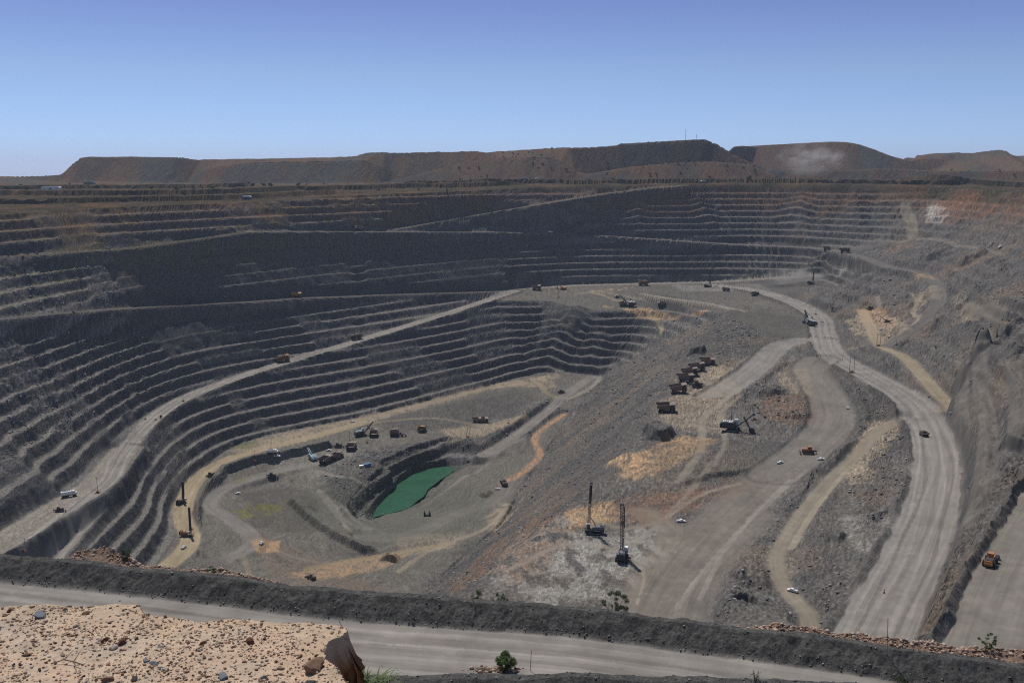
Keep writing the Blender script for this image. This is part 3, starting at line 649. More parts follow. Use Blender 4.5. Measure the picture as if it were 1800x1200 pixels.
rc = np.stack([.225 + .060 * M['tint'], .206 + .022 * M['tint'], .186 - .04 * M['tint']], 1) * (M['tone'] * (1 + .10 * N3))[:, None]
ow = ss(-.25, .12, fbm(gx / 4, gy / 9, 3, 247))[:, None]; rc = np.where((M['tint'] > 1)[:, None], np.array([[.40, .225, .12]]) * (.55 + .54 * M['tone'][:, None]) * ow + np.array([[.20, .165, .135]]) * (1 - ow), rc)
mr = M['road'][:, None]; col = col * (1 - mr) + rc * mr
for poly, key, s_, fe, nz in PATCH:
    m = polymask(gx, gy, poly, fe) * s_
    if nz > 1: m = m * ss(-.12, .22, fbm(gx / 9, gy / 16, 4, 221) * 1.0 + .1)
    else: m = m * (.25 + .75 * ss(-.30, .20, .6 * fbm(wx / 12, wy / 12, 4, 223) + .8 * st_))
    if key in ('algae', 'white'): m = np.minimum(1, m * 1.6)
    col = mixc(col, COLS[key], m * (1 - .3 * M['road']))
wet = polymask(gx, gy, [tuple(p) for p in lake], 22); col = mixc(col, (.048, .055, .040), wet * ss(LAKEZ + 4, LAKEZ + 1.0, gz) * .85)
# rubble: pale and dark stones
ram = ss(.5, 1.2, M['amp']) * (1 - M['road']); stone = ss(.25, .5, N4) * ram ; col = col * (1 + .55 * stone[:, None]) * (1 - .25 * (ss(.2, .5, -N4) * ram)[:, None])
fgz = (1 - ss(192, 215, gy))
bc = np.array([[.082, .079, .074]], np.float32); m = (fgz * (1 - M['road']))[:, None]; col = col * (1 - m) + bc * (1 + .3 * N4[:, None]) * m
col = mixc(col, (.25, .165, .12), M['pink'] * .8); slope_near = (1 - ss(100, 118, gy)); col = mixc(col, (.27, .19, .13), slope_near * .8)
col = mixc(col, (.085, .082, .078), M['berm'] * (1 - fgz) * .6)
col *= (1 + .10 * N3 + .06 * N2)[:, None]
col *= (1 + (.35 * N4 + .25 * pn(gx / .9, gy / .9, 245)) * M['wall'])[:, None]
col = np.clip(col, .01, .8)

# ---- materials
def mat(name, rgb=(.5, .5, .5), rough=.6, metal=0.0, attr=None, noise=None, bump=None, spec=.3):
    m = bpy.data.materials.new(name); m.use_nodes = True; n = m.node_tree; b = n.nodes['Principled BSDF']
    b.inputs['Roughness'].default_value = rough; b.inputs['Metallic'].default_value = metal
    b.inputs['Specular IOR Level'].default_value = spec
    src = None
    if attr:
        a = n.nodes.new('ShaderNodeAttribute'); a.attribute_name = attr; src = a.outputs['Color']
    tc = n.nodes.new('ShaderNodeTexCoord')
    if noise:
        sc_, lo, hi = noise
        t = n.nodes.new('ShaderNodeTexNoise'); t.inputs['Scale'].default_value = sc_; t.inputs['Detail'].default_value = 5; t.inputs['Roughness'].default_value = .65
        n.links.new(tc.outputs['Object'], t.inputs['Vector'])
        mr_ = n.nodes.new('ShaderNodeMapRange'); mr_.inputs[1].default_value = .3; mr_.inputs[2].default_value = .7; mr_.inputs[3].default_value = lo; mr_.inputs[4].default_value = hi
        n.links.new(t.outputs['Fac'], mr_.inputs[0])
        mx = n.nodes.new('ShaderNodeVectorMath'); mx.operation = 'SCALE'
        if src: n.links.new(src, mx.inputs[0])
        else: mx.inputs[0].default_value = rgb
        n.links.new(mr_.outputs[0], mx.inputs['Scale']); src = mx.outputs[0]
    if src: n.links.new(src, b.inputs['Base Color'])
    else: b.inputs['Base Color'].default_value = (*rgb, 1)
    if bump:
        sc_, st, dist = bump
        t = n.nodes.new('ShaderNodeTexNoise'); t.inputs['Scale'].default_value = sc_; t.inputs['Detail'].default_value = 6; t.inputs['Roughness'].default_value = .7
        n.links.new(tc.outputs['Object'], t.inputs['Vector'])
        bp = n.nodes.new('ShaderNodeBump'); bp.inputs['Strength'].default_value = st; bp.inputs['Distance'].default_value = dist
        n.links.new(t.outputs['Fac'], bp.inputs['Height']); n.links.new(bp.outputs[0], b.inputs['Normal'])
    return m
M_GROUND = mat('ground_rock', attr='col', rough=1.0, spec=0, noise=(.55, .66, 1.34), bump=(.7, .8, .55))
M_ROAD = mat('road_dust', attr='col', rough=1.0, spec=.02, noise=(.35, .93, 1.07), bump=(1.2, .3, .05))

M_BERM = mat('berm_gravel', attr='col', rough=1.0, spec=0, noise=(2.2, .55, 1.5), bump=(2.6, .9, .22))
def grid_mesh(name, verts, quads, colors, material, smooth=False):
    used = np.unique(quads); remap = np.zeros(len(verts), np.int32); remap[used] = np.arange(len(used))
    q = remap[quads]; v = verts[used]
    me = bpy.data.meshes.new(name); me.vertices.add(len(v)); me.vertices.foreach_set('co', v.astype(np.float32).ravel())
    me.loops.add(q.size); me.loops.foreach_set('vertex_index', q.astype(np.int32).ravel())
    me.polygons.add(len(q)); me.polygons.foreach_set('loop_start', np.arange(0, q.size, 4, dtype=np.int32))
    me.polygons.foreach_set('use_smooth', np.full(len(q), smooth))
    me.update(calc_edges=True)
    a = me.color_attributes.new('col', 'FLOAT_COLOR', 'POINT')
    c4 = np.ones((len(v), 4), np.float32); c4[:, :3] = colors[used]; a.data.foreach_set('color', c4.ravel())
    me.materials.append(material)
    o = bpy.data.objects.new(name, me); C.objects.link(o); return o
ii, jj = np.meshgrid(np.arange(NA - 1), np.arange(NR - 1), indexing='ij')
base = (ii * NR + jj).ravel()
quads = np.stack([base, base + NR, base + NR + 1, base + 1], 1)
verts = np.stack([gx, gy, gz], 1)
qa = quads[:, 0]
cls = np.zeros(len(quads), np.int32)
cls[(M['wall'][qa] > .35)] = 1
cls[(M['hills'][qa] > .5) & (M['zb'][qa] > -29)] = 2
cls[(M['road'][qa] > .5)] = 3
cls[(M['berm'][qa] > .12)] = 4
def structure(o, label=None):
    o['kind'] = 'structure'
    if label: o['label'] = label
    return o
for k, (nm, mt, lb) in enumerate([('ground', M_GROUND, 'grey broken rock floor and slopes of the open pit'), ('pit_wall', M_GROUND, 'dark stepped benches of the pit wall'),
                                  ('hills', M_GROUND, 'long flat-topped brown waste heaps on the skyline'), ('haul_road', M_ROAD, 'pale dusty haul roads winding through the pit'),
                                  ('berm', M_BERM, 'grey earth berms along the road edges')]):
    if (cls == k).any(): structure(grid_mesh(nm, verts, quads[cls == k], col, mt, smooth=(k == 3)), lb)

# ---- lake
lm_ = mat('lake_water', (.036, .108, .064), .12, spec=.5, noise=(.05, .85, 1.15), bump=(1.5, .08, .2))
bm = bmesh.new()
lk = lake
ctr = lake.mean(0)
bm.faces.new([bm.verts.new((ctr[0] + (p[0] - ctr[0]) * 1.04, ctr[1] + (p[1] - ctr[1]) * 1.04, LAKEZ)) for p in lk])
me = bpy.data.meshes.new('water'); bm.to_mesh(me); bm.free(); me.materials.append(lm_)
o = bpy.data.objects.new('water', me); C.objects.link(o); structure(o, 'green pool of water at the bottom of the pit')
#==OBJECTS==
# ------------------------------------------------------------------ plain paint materials
def paint(name, rgb, rough=.5, metal=0.0, dirt=.25): return mat(name, rgb, rough, metal, noise=(1.1, 1 - dirt, 1 + dirt * .5), spec=.35)
P_YEL = paint('yellow_paint', (.36, .20, .07)); P_ORG = paint('orange_paint', (.46, .19, .07)); P_DUST = paint('dusty_body', (.12, .085, .065), .8)
P_TRAY = paint('worn_steel_tray', (.20, .15, .12), .6); P_BLK = paint('black_rubber', (.022, .021, .021), .9, dirt=.4); P_RIM = paint('grey_rim', (.20, .17, .13), .7)
P_DARK = paint('dark_steel', (.045, .047, .05), .6); P_STEEL = paint('grey_steel', (.16, .165, .17), .5); P_WHT = paint('white_paint', (.78, .78, .76), .35, dirt=.12)
P_BLUE = paint('blue_paint', (.07, .20, .40), .5); P_PBLU = paint('pale_blue_paint', (.42, .55, .60), .5); P_GLASS = paint('dark_glass', (.02, .025, .03), .12, dirt=.1)
P_RED = paint('red_paint', (.50, .06, .04), .5); P_WOOD = paint('weathered_wood', (.20, .13, .09), .9); P_ROOF = paint('pale_roof', (.55, .56, .55), .5); P_RUST = paint('rusty_steel', (.22, .10, .06), .8)

class MB:
    def __init__(s): s.bm = bmesh.new()
    def box(s, x0, x1, y0, y1, z0, z1, bev=0, rot=None, piv=None):
        r_ = bmesh.ops.create_cube(s.bm, size=1)['verts']
        bmesh.ops.scale(s.bm, vec=(x1 - x0, y1 - y0, z1 - z0), verts=r_); bmesh.ops.translate(s.bm, vec=((x0 + x1) / 2, (y0 + y1) / 2, (z0 + z1) / 2), verts=r_)
        if bev: 
            es_ = list({e for v in r_ for e in v.link_edges}); g = bmesh.ops.bevel(s.bm, geom=es_, offset=bev, segments=1, affect='EDGES')
            r_ = g['verts']
        if rot: bmesh.ops.rotate(s.bm, cent=piv or (0, 0, 0), matrix=Matrix.Rotation(rot[1], 3, rot[0]), verts=list({v for v in r_}))
        return s
    def cyl(s, p, q, r1, r2=None, n=12):
        p, q = Vector(p), Vector(q); d = q - p
        m_ = Matrix.Translation((p + q) / 2) @ d.to_track_quat('Z', 'Y').to_matrix().to_4x4()
        bmesh.ops.create_cone(s.bm, cap_ends=True, segments=n, radius1=r1, radius2=r1 if r2 is None else r2, depth=d.length, matrix=m_); return s
    def bar(s, p, q, w_=.2, h_=None):
        p, q = Vector(p), Vector(q); d = q - p; h_ = h_ or w_
        r_ = bmesh.ops.create_cube(s.bm, size=1)['verts']; bmesh.ops.scale(s.bm, vec=(w_, h_, d.length), verts=r_)
        bmesh.ops.transform(s.bm, matrix=Matrix.Translation((p + q) / 2) @ d.to_track_quat('Z', 'Y').to_matrix().to_4x4(), verts=r_); return s
    def prism(s, prof, y0, y1):                       # profile in x,z extruded across y
        a = [s.bm.verts.new((x, y0, z)) for x, z in prof]; b = [s.bm.verts.new((x, y1, z)) for x, z in prof]
        s.bm.faces.new(a[::-1]); s.bm.faces.new(b); n = len(a)
        for i in range(n): s.bm.faces.new((a[i], a[(i + 1) % n], b[(i + 1) % n], b[i]))
        return s
    def plan(s, pts, z0, z1):
        a = [s.bm.verts.new((x, y, z0)) for x, y in pts]; b = [s.bm.verts.new((x, y, z1)) for x, y in pts]
        s.bm.faces.new(a[::-1]); s.bm.faces.new(b); n = len(a)
        for i in range(n): s.bm.faces.new((a[i], a[(i + 1) % n], b[(i + 1) % n], b[i]))
        return s
    def build(s, name, material, parent=None, smooth=False):
        bmesh.ops.recalc_face_normals(s.bm, faces=s.bm.faces[:])
        me = bpy.data.meshes.new(name); s.bm.to_mesh(me); s.bm.free()
        if smooth: me.polygons.foreach_set('use_smooth', [True] * len(me.polygons))
        me.materials.append(material); o = bpy.data.objects.new(name, me); C.objects.link(o)
        if parent: o.parent = parent
        return o
def empty(name): o = bpy.data.objects.new(name, None); C.objects.link(o); o.empty_display_size = 1; return o
def copy_tree(o, parent=None):
    c = o.copy(); C.objects.link(c)
    if parent: c.parent = parent
    for ch in [k for k in PROTO[o.name]] if o.name in PROTO else list(o.children): copy_tree(ch, c)
    return c
PROTO = {}
def wheel(root, x, y, r_, w_, side_):
    w0 = MB().cyl((x, y, r_), (x, y + w_, r_), r_, n=18); w0 = w0.build('wheel', P_BLK, root)
    yo = y + w_ if side_ > 0 else y
    MB().cyl((x, yo - .02 * side_, r_), (x, yo + .06 * side_, r_), r_ * .52, n=14).build('rim', P_RIM, w0)
    return w0

# ---- builders: every machine faces +X, stands on z = 0
def b_haul_truck(body=P_DUST, tray=P_TRAY, loaded=False, L_=1.0):
    t = empty('haul_truck')
    MB().box(-5.2, 5.8, -1.1, 1.1, 1.5, 2.7, .1).box(3.8, 6.6, -3.6, 3.6, 1.5, 2.0, .1).box(-5.6, -4.4, -2.2, 2.2, 1.2, 2.2, .1).build('chassis', body, t)
    MB().box(3.4, 6.5, -1.7, 1.7, 2.0, 4.3, .15).box(6.5, 6.7, -1.5, 1.5, 2.2, 4.1).box(2.6, 6.7, -4.2, 4.2, 4.3, 4.55).box(3.2, 5.8, -3.9, -1.9, 2.2, 4.3, .1).build('engine_deck', body, t)
    c = MB().box(3.6, 5.9, 1.4, 3.7, 4.55, 6.3, .12).build('cab', body, t)
    MB().box(5.85, 5.95, 1.6, 3.5, 5.2, 6.1).box(4.0, 5.6, 3.66, 3.74, 5.2, 6.1).build('window', P_GLASS, c)
    for yy in (-4.1, 4.1):
        h = MB().bar((2.7, yy, 5.6), (6.6, yy, 5.6), .07)
        for xx in (2.7, 4.6, 6.6): h.bar((xx, yy, 4.5), (xx, yy, 5.6), .07)
        if yy < 0: h.bar((6.6, -4.1, 5.6), (6.6, 1.2, 5.6), .07)
        h.build('handrail', P_YEL, t)
    MB().bar((6.8, -2.6, 1.6), (6.8, -3.6, 4.4), .3, .1).build('ladder', P_YEL, t)
    # tray: sloping floor, high sides and a canopy over the deck
    d = MB()
    prof = [(-7.4, 4.9), (-3.0, 2.9), (2.2, 2.9), (2.9, 6.3), (6.7, 7.1), (6.7, 7.35), (2.6, 6.9), (2.4, 6.6), (-7.4, 6.0)]
    d.prism([(-7.4, 4.6), (-3.0, 2.6), (2.3, 2.6), (3.1, 6.2), (6.9, 6.95), (6.9, 7.2), (2.8, 6.7), (2.0, 2.95), (-3.0, 2.95), (-7.4, 4.95)], -4.0, 4.0)
    for y0, y1 in ((-4.3, -4.0), (4.0, 4.3)): d.prism([(-7.5, 4.7), (-3.1, 2.6), (2.3, 2.6), (3.1, 6.2), (6.9, 6.95), (6.9, 7.3), (2.5, 6.9), (-7.5, 6.4)], y0, y1)
    for xx in (-6.2, -4.2, -2.2, -.2, 1.6):
        for yy in (-4.42, 4.42): d.box(xx - .18, xx + .18, yy - .12, yy + .12, 3.4 if xx > -4 else 4.7, 6.5)
    d = d.build('tray', tray, t)
    if loaded:
        m_ = bmesh.new(); bmesh.ops.create_icosphere(m_, subdivisions=3, radius=1)
        rn = random.Random(5)
        for v in m_.verts: v.co = Vector((-1.8 + v.co.x * 4.3, v.co.y * 3.9, 5.4 + v.co.z * 2.6 + rn.uniform(-.2, .2)))
        me = bpy.data.meshes.new('load'); m_.to_mesh(me); m_.free(); me.materials.append(M_ROCKD); o = bpy.data.objects.new('load', me); C.objects.link(o); o.parent = t
    for x, y, sd_ in ((4.3, -4.3, -1), (4.3, 3.0, 1), (-3.4, -4.3, -1), (-3.4, 3.1, 1)): wheel(t, x, y, 1.8, 1.25, sd_)
    for x, y, sd_ in ((-3.4, -2.9, -1), (-3.4, 1.7, 1)): wheel(t, x, y, 1.8, 1.2, sd_)
    return t
def tracks(t, x0, x1, yc, w_, h_):
    for sg in (-1, 1):
        y0 = sg * yc - w_ / 2; r_ = h_ / 2
        pr = [(x0 + r_ - r_ * math.sin(a), r_ + r_ * math.cos(a)) for a in np.linspace(0, math.pi, 7)] + [(x1 - r_ + r_ * math.sin(a), r_ - r_ * math.cos(a)) for a in np.linspace(0, math.pi, 7)]
        tr = MB().prism(pr, y0, y0 + w_)
        for xx in np.arange(x0 + r_, x1 - r_, .9): tr.box(xx, xx + .4, y0 - .05, y0 + w_ + .05, h_ - .05, h_ + .12)
        tr = tr.build('track', P_BLK, t)
        MB().box(x0 + r_, x1 - r_, y0 + (w_ - .04 if sg > 0 else -.1), y0 + (w_ + .1 if sg > 0 else .04), h_ * .3, h_ * .7).build('side_frame', P_STEEL, tr)
def b_rope_shovel(housec=P_DARK, topc=P_WHT, boom_el=38, dip=(15.5, 1.0)):
    t = empty('rope_shovel'); tracks(t, -5.5, 5.5, 4.4, 2.0, 2.4)
    MB().box(-4, 4, -3.4, 3.4, .9, 2.3, .2).cyl((0, 0, 2.2), (0, 0, 3.2), 3.6, n=20).build('undercarriage', P_DARK, t)
    hs = MB().box(-9.5, 4.2, -4.6, 4.6, 3.2, 3.9, .1).box(-9.3, 2.2, -4.1, 4.1, 3.9, 8.2, .25).build('machinery_house', housec, t)
    q = MB()
    for xx in (-8.2, -6.6, -5.0): q.box(xx, xx + 1.0, -2.6, 2.6, 8.2, 8.9)
    q.box(-3.2, .2, -3.8, 3.8, 8.2, 8.7).build('roof_fans', topc, hs)
    MB().box(-10.6, -9.5, -4.3, 4.3, 3.3, 7.2, .2).build('counterweight', housec, t)
    c = MB().box(1.0, 4.4, 2.3, 4.9, 6.2, 9.8, .15).box(1.2, 4.0, 2.5, 4.7, 3.9, 6.2).build('cab', topc, t)
    MB().box(4.38, 4.5, 2.6, 4.6, 7.8, 9.4).box(1.4, 4.0, 4.86, 4.96, 7.9, 9.4).build('window', P_GLASS, c)
    a = R(boom_el); bt = Vector((3.2 + 19 * math.cos(a), 0, 4.0 + 19 * math.sin(a)))
    b_ = MB()
    for yy in (-1.2, 1.2): b_.bar((3.2, yy * 1.5, 4.0), bt + Vector((0, yy * .7, 0)), 1.0, .8)
    for k in range(1, 6): 
        f_ = k / 6; p = Vector((3.2, 0, 4.0)).lerp(bt, f_); b_.bar(p + Vector((0, -1.5, 0)), p + Vector((0, 1.5, 0)), .5)
    b_ = b_.build('boom', housec, t)
    MB().cyl(bt + Vector((0, -.5, 0)), bt + Vector((0, .5, 0)), 1.2, n=16).build('sheave', P_STEEL, b_)
    g = MB()
    for yy in (-2.0, 2.0): g.bar((-1.5, yy, 8.2), (-.5, yy * .4, 13.6), .4).bar((-6.5, yy, 8.2), (-.5, yy * .4, 13.6), .35)
    g.bar((-.5, -1, 13.6), (-.5, 1, 13.6), .5).build('gantry', P_STEEL, t)
    cb = MB()
    for yy in (-.7, .7): cb.cyl((-.5, yy, 13.6), bt + Vector((0, yy, 0)), .09, n=5)
    mid_ = Vector((3.2, 0, 4.0)).lerp(bt, .52); dp = Vector((dip[0], 0, dip[1]))
    cb.cyl(bt, dp + Vector((0, 0, 2.6)), .09, n=5).build('hoist_rope', P_DARK, t)
    hd = (mid_ - dp).normalized(); h_ = MB()
    for yy in (-1.5, 1.5): h_.bar(mid_ + hd * 3.5 + Vector((0, yy, 0)), dp + hd * 1.5 + Vector((0, yy, .4)), .45, .6)
    h_.build('dipper_handle', housec, t)
    d = MB(); x, z = dip; d.prism([(x - 1.6, z - .2), (x + 1.0, z - .9), (x + 2.6, z - .3), (x + 2.9, z + 2.6), (x - 1.2, z + 2.9)], -1.9, 1.9)
    for yy in (-1.5, -.75, 0, .75, 1.5): d.box(x + 2.3, x + 3.3, yy - .15, yy + .15, z - .5, z - .1)
    d.build('dipper', P_DARK, t)
    for yy in (-4.5, 4.5):
        s_ = MB()
        for xx in (-8, -4, 0): s_.bar((xx, yy, 3.9), (xx, yy, 5.0), .08)
        s_.bar((-9.4, yy, 5.0), (2, yy, 5.0), .08).build('handrail', P_YEL, t)
    return t
def b_drill(H=30, col_=P_DARK, side=P_STEEL, lattice=True):
    t = empty('blast_hole_drill'); tracks(t, -4.2, 4.4, 2.6, 1.1, 1.6)
    MB().box(-5.2, 6.2, -2.2, 2.2, 1.7, 2.5, .1).box(-4.8, 2.0, -2.1, 2.1, 2.5, 2.8).build('deck', col_, t)
    hs = MB().box(-4.6, -.2, -1.7, 1.9, 2.8, 4.9, .15).box(-4.2, -2.6, -1.2, 1.2, 4.9, 5.5, .1).box(-.1, 1.9, -1.5, 1.3, 2.8, 4.2, .1).build('engine_house', side, t)
    MB().cyl((-3.6, 1.0, 5.4), (-3.6, 1.0, 6.6), .2).cyl((-2.6, -1.0, 5.4), (-2.6, -1.0, 6.4), .2).build('exhaust', P_DARK, hs)
    MB().box(-5.4, -4.8, -2.2, 2.2, 2.3, 5.2).build('radiator', P_DARK, t); MB().box(-3.0, 1.0, 2.2, 3.0, 2.5, 2.7).build('walkway', P_STEEL, t); MB().cyl((-2.0, -2.4, 3.6), (1.2, -2.4, 3.6), .65, n=14).build('air_receiver', P_DARK, t)
    c = MB().box(3.2, 5.6, -3.0, -.9, 2.5, 5.2, .12).build('cab', P_WHT, t); MB().box(5.56, 5.66, -2.8, -1.1, 3.6, 4.9).box(3.6, 5.3, -3.06, -2.98, 3.6, 4.9).build('window', P_GLASS, c)
    m_ = MB(); x0, x1, y0, y1 = 3.4, 4.8, -.7, .95
    for xx in (x0, x1):
        for yy in (y0, y1): m_.bar((xx, yy, 1.6), (xx, yy, H), .2)
    n_ = int(H / 1.7)
    for k in range(n_):
        z0, z1 = 1.6 + k * (H - 1.6) / n_, 1.6 + (k + 1) * (H - 1.6) / n_
        for (xa, ya), (xb, yb) in (((x0, y0), (x1, y0)), ((x0, y1), (x1, y1)), ((x0, y0), (x0, y1)), ((x1, y1), (x1, y0))):
            m_.bar((xa, ya, z0), (xb, yb, z1), .10); m_.bar((xa, ya, z1), (xb, yb, z1), .10)
    if not lattice: m_.box(x0 + .1, x1 - .1, y0 + .1, y1 - .1, 1.6, H - .3)
    m_.box(x0 - .1, x1 + .1, y0 - .1, y1 + .1, H - .2, H + .5)
    m_ = m_.build('mast', P_DARK, t)
    MB().cyl((4.1, .1, 1.0), (4.1, .1, H - 4), .17, n=8).build('drill_pipe', P_RUST, m_)
    MB().box(x0 + .1, x1 - .1, y0 - .5, y0 - .15, H - 13, H - 1.5).build('pipe_rack', P_DARK, m_)
    MB().box(3.5, 4.7, -.45, .65, H * .62, H * .62 + 1.8, .1).build('rotary_head', P_YEL, m_)
    for xx, yy in ((-4.9, -1.9), (-4.9, 1.9), (5.9, -1.9), (5.9, 1.9)): MB().cyl((xx, yy, .25), (xx, yy, 3.0), .22).cyl((xx, yy, 0), (xx, yy, .3), .6).build('jack', P_STEEL, t)
    MB().bar((-.5, -.5, 4.6), (3.4, -.5, 10), .2).bar((-.5, .8, 4.6), (3.4, .8, 10), .2).build('mast_brace', P_STEEL, t)
    MB().box(3.0, 5.2, -1.2, 1.4, .2, 1.5).build('dust_skirt', P_BLK, t)
    return t
def b_ute(col_=P_WHT, name='utility_truck'):
    t = empty(name)
    MB().prism([(-2.6, .55), (2.5, .55), (2.6, .95), (1.35, 1.1), (-2.6, 1.1)], -.92, .92).build('body', col_, t)
    c = MB().prism([(1.35, 1.1), (.75, 1.75), (-.55, 1.78), (-.75, 1.1)], -.85, .85).build('cabin', col_, t)
    MB().prism([(1.25, 1.2), (.74, 1.68), (-.5, 1.7), (-.62, 1.2)], -.87, .87).build('window', P_GLASS, c)
    MB().box(-2.6, -.85, -.85, -.78, 1.1, 1.45).box(-2.6, -.85, .78, .85, 1.1, 1.45).box(-2.62, -2.55, -.85, .85, 1.1, 1.45).build('tray', col_, t)
    for x in (-1.6, 1.6):
        for y, sd_ in ((-.98, -1), (.72, 1)): wheel(t, x, y, .38, .26, sd_)
    MB().cyl((-.6, .6, 1.8), (-.6, .6, 3.6), .03, n=5).build('whip_flag_pole', P_RED, t)
    return t
def b_loader(col_=P_ORG):
    t = empty('wheel_loader')
    MB().box(-6.2, -1.0, -1.8, 1.8, 1.6, 3.6, .25).box(-6.6, -6.2, -1.9, 1.9, 1.3, 2.6, .1).box(-1.0, 2.6, -1.2, 1.2, 1.5, 2.9, .15).build('body', col_, t)
    MB().box(-5.8, -2.2, -1.6, 1.6, 3.6, 3.9).build('engine_cover', P_DARK, t)
    c = MB().box(-1.2, 1.0, -1.1, 1.1, 3.2, 5.4, .12).box(-1.4, 1.2, -1.3, 1.3, 5.4, 5.6, .05).build('cab', col_, t)
    MB().box(.95, 1.06, -.95, .95, 3.9, 5.2).box(-1.0, .8, -1.14, 1.14, 3.9, 5.2).build('window', P_GLASS, c)
    a = MB()
    for yy in (-1.1, 1.1): a.bar((1.6, yy, 2.8), (5.0, yy, 2.6), .4, .6).bar((5.0, yy, 2.6), (6.4, yy, 1.1), .4, .5)
    a.bar((5.0, -1.1, 2.6), (5.0, 1.1, 2.6), .4).bar((2.2, 0, 3.2), (5.9, 0, 2.4), .3).build('lift_arm', col_, t)
    MB().prism([(6.1, .2), (8.6, .15), (8.6, .35), (6.6, .55), (6.4, 1.6), (6.9, 2.5), (6.6, 2.6), (6.0, 1.5)], -2.7, 2.7).prism([(6.1, .2), (8.5, .2), (6.9, 2.5), (6.0, 1.5)], -2.8, -2.65).prism([(6.1, .2), (8.5, .2), (6.9, 2.5), (6.0, 1.5)], 2.65, 2.8).build('bucket', P_STEEL, t)
    for x in (-3.9, 2.2):
        for y, sd_ in ((-2.75, -1), (1.6, 1)): wheel(t, x, y, 1.55, 1.15, sd_)
    return t
def b_dozer(col_=P_DUST):
    t = empty('bulldozer'); tracks(t, -2.9, 2.7, 1.5, .75, 1.7)
    MB().box(-2.4, 2.4, -1.0, 1.0, .9, 2.3, .1).box(.2, 2.9, -.8, .8, 2.0, 2.8, .1).build('body', col_, t)
    c = MB().box(-1.8, .1, -.95, .95, 2.3, 3.9, .1).build('cab', col_, t); MB().box(.08, .16, -.8, .8, 2.9, 3.7).box(-1.6, -.1, -1.0, 1.0, 2.9, 3.7).build('window', P_GLASS, c)
    MB().prism([(3.6, .1), (4.3, .2), (4.0, .9), (4.2, 2.1), (3.9, 2.1), (3.6, 1.0)], -2.4, 2.4).build('blade', P_STEEL, t)
    MB().bar((0, -1.95, .9), (3.8, -1.95, .6), .3).bar((0, 1.95, .9), (3.8, 1.95, .6), .3).build('push_arm', col_, t)
    MB().box(-4.2, -2.6, -.5, .5, 1.2, 1.9).bar((-4.0, 0, 2.2), (-4.3, 0, .1), .3, .2).build('ripper', P_DARK, t)
    return t
def b_excavator(col_=P_ORG):
    t = empty('excavator'); tracks(t, -2.8, 2.8, 1.6, .7, 1.1)
    MB().box(-2, 2, -1.2, 1.2, .5, 1.2).cyl((0, 0, 1.1), (0, 0, 1.5), 1.1).build('undercarriage', P_DARK, t)
    MB().box(-3.4, 1.6, -1.7, 1.7, 1.5, 2.9, .15).build('upper_body', col_, t)
    c = MB().box(-.2, 1.7, .7, 1.75, 1.6, 3.6, .1).build('cab', col_, t); MB().box(1.68, 1.76, .8, 1.65, 2.3, 3.4).build('window', P_GLASS, c)
    MB().bar((1.4, -.2, 1.9), (4.6, -.2, 5.2), .5, .7).bar((4.6, -.2, 5.2), (6.4, -.2, 4.4), .45, .6).build('boom', col_, t)
    MB().bar((6.2, -.2, 4.7), (7.0, -.2, 1.6), .4, .5).build('stick', col_, t)
    MB().prism([(6.3, .3), (7.4, .2), (7.5, 1.5), (6.6, 1.7)], -.9, .5).build('bucket', P_DARK, t)
    return t
def b_tanker():
    t = empty('water_truck')
    MB().box(-6, 6, -1.1, 1.1, 1.5, 2.2, .1).build('chassis', P_DUST, t)
    k = MB().cyl((-6.5, 0, 3.9), (2.0, 0, 3.9), 2.0, n=20).box(-6.0, 1.6, -1.6, 1.6, 2.2, 3.6, .2).build('tank', P_WHT, t, smooth=False)
    MB().box(-5.5, 1.2, -.6, .6, 5.8, 6.05).build('walkway', P_STEEL, k)
    c = MB().box(3.0, 6.8, -1.9, 1.9, 2.0, 3.9, .2).box(2.8, 5.2, -1.6, 1.6, 3.9, 5.4, .15).build('cab', P_WHT, t)
    MB().box(5.16, 5.28, -1.4, 1.4, 4.2, 5.2).build('window', P_GLASS, c)
    for x in (-4.2, -1.4, 4.6):
        for y, sd_ in ((-2.2, -1), (1.3, 1)): wheel(t, x, y, 1.2, .9, sd_)
    return t
def b_polestand(h=14, two=True):
    t = empty('power_pole_stand')
    MB().box(-2.6, 2.6, -1.6, -1.2, 0, .4).box(-2.6, 2.6, 1.2, 1.6, 0, .4).box(-1.8, -1.2, -1.6, 1.6, .4, .7).box(1.2, 1.8, -1.6, 1.6, .4, .7).box(-1, 1, -.9, .9, .6, 1.9, .1).build('skid_base', P_RUST, t)
    for xx in ((-1.9, 1.9) if two else (0,)): MB().cyl((xx, 0, .6), (xx, 0, h), .24, .16, n=8).build('pole', P_WOOD, t)
    cr = MB()
    if two: cr.bar((-2.6, 0, h - 1.6), (2.6, 0, h - 1.6), .22)
    else: cr.bar((-1.3, 0, h - 1.0), (1.3, 0, h - 1.0), .2)
    cr.build('crossarm', P_WOOD, t)
    return t
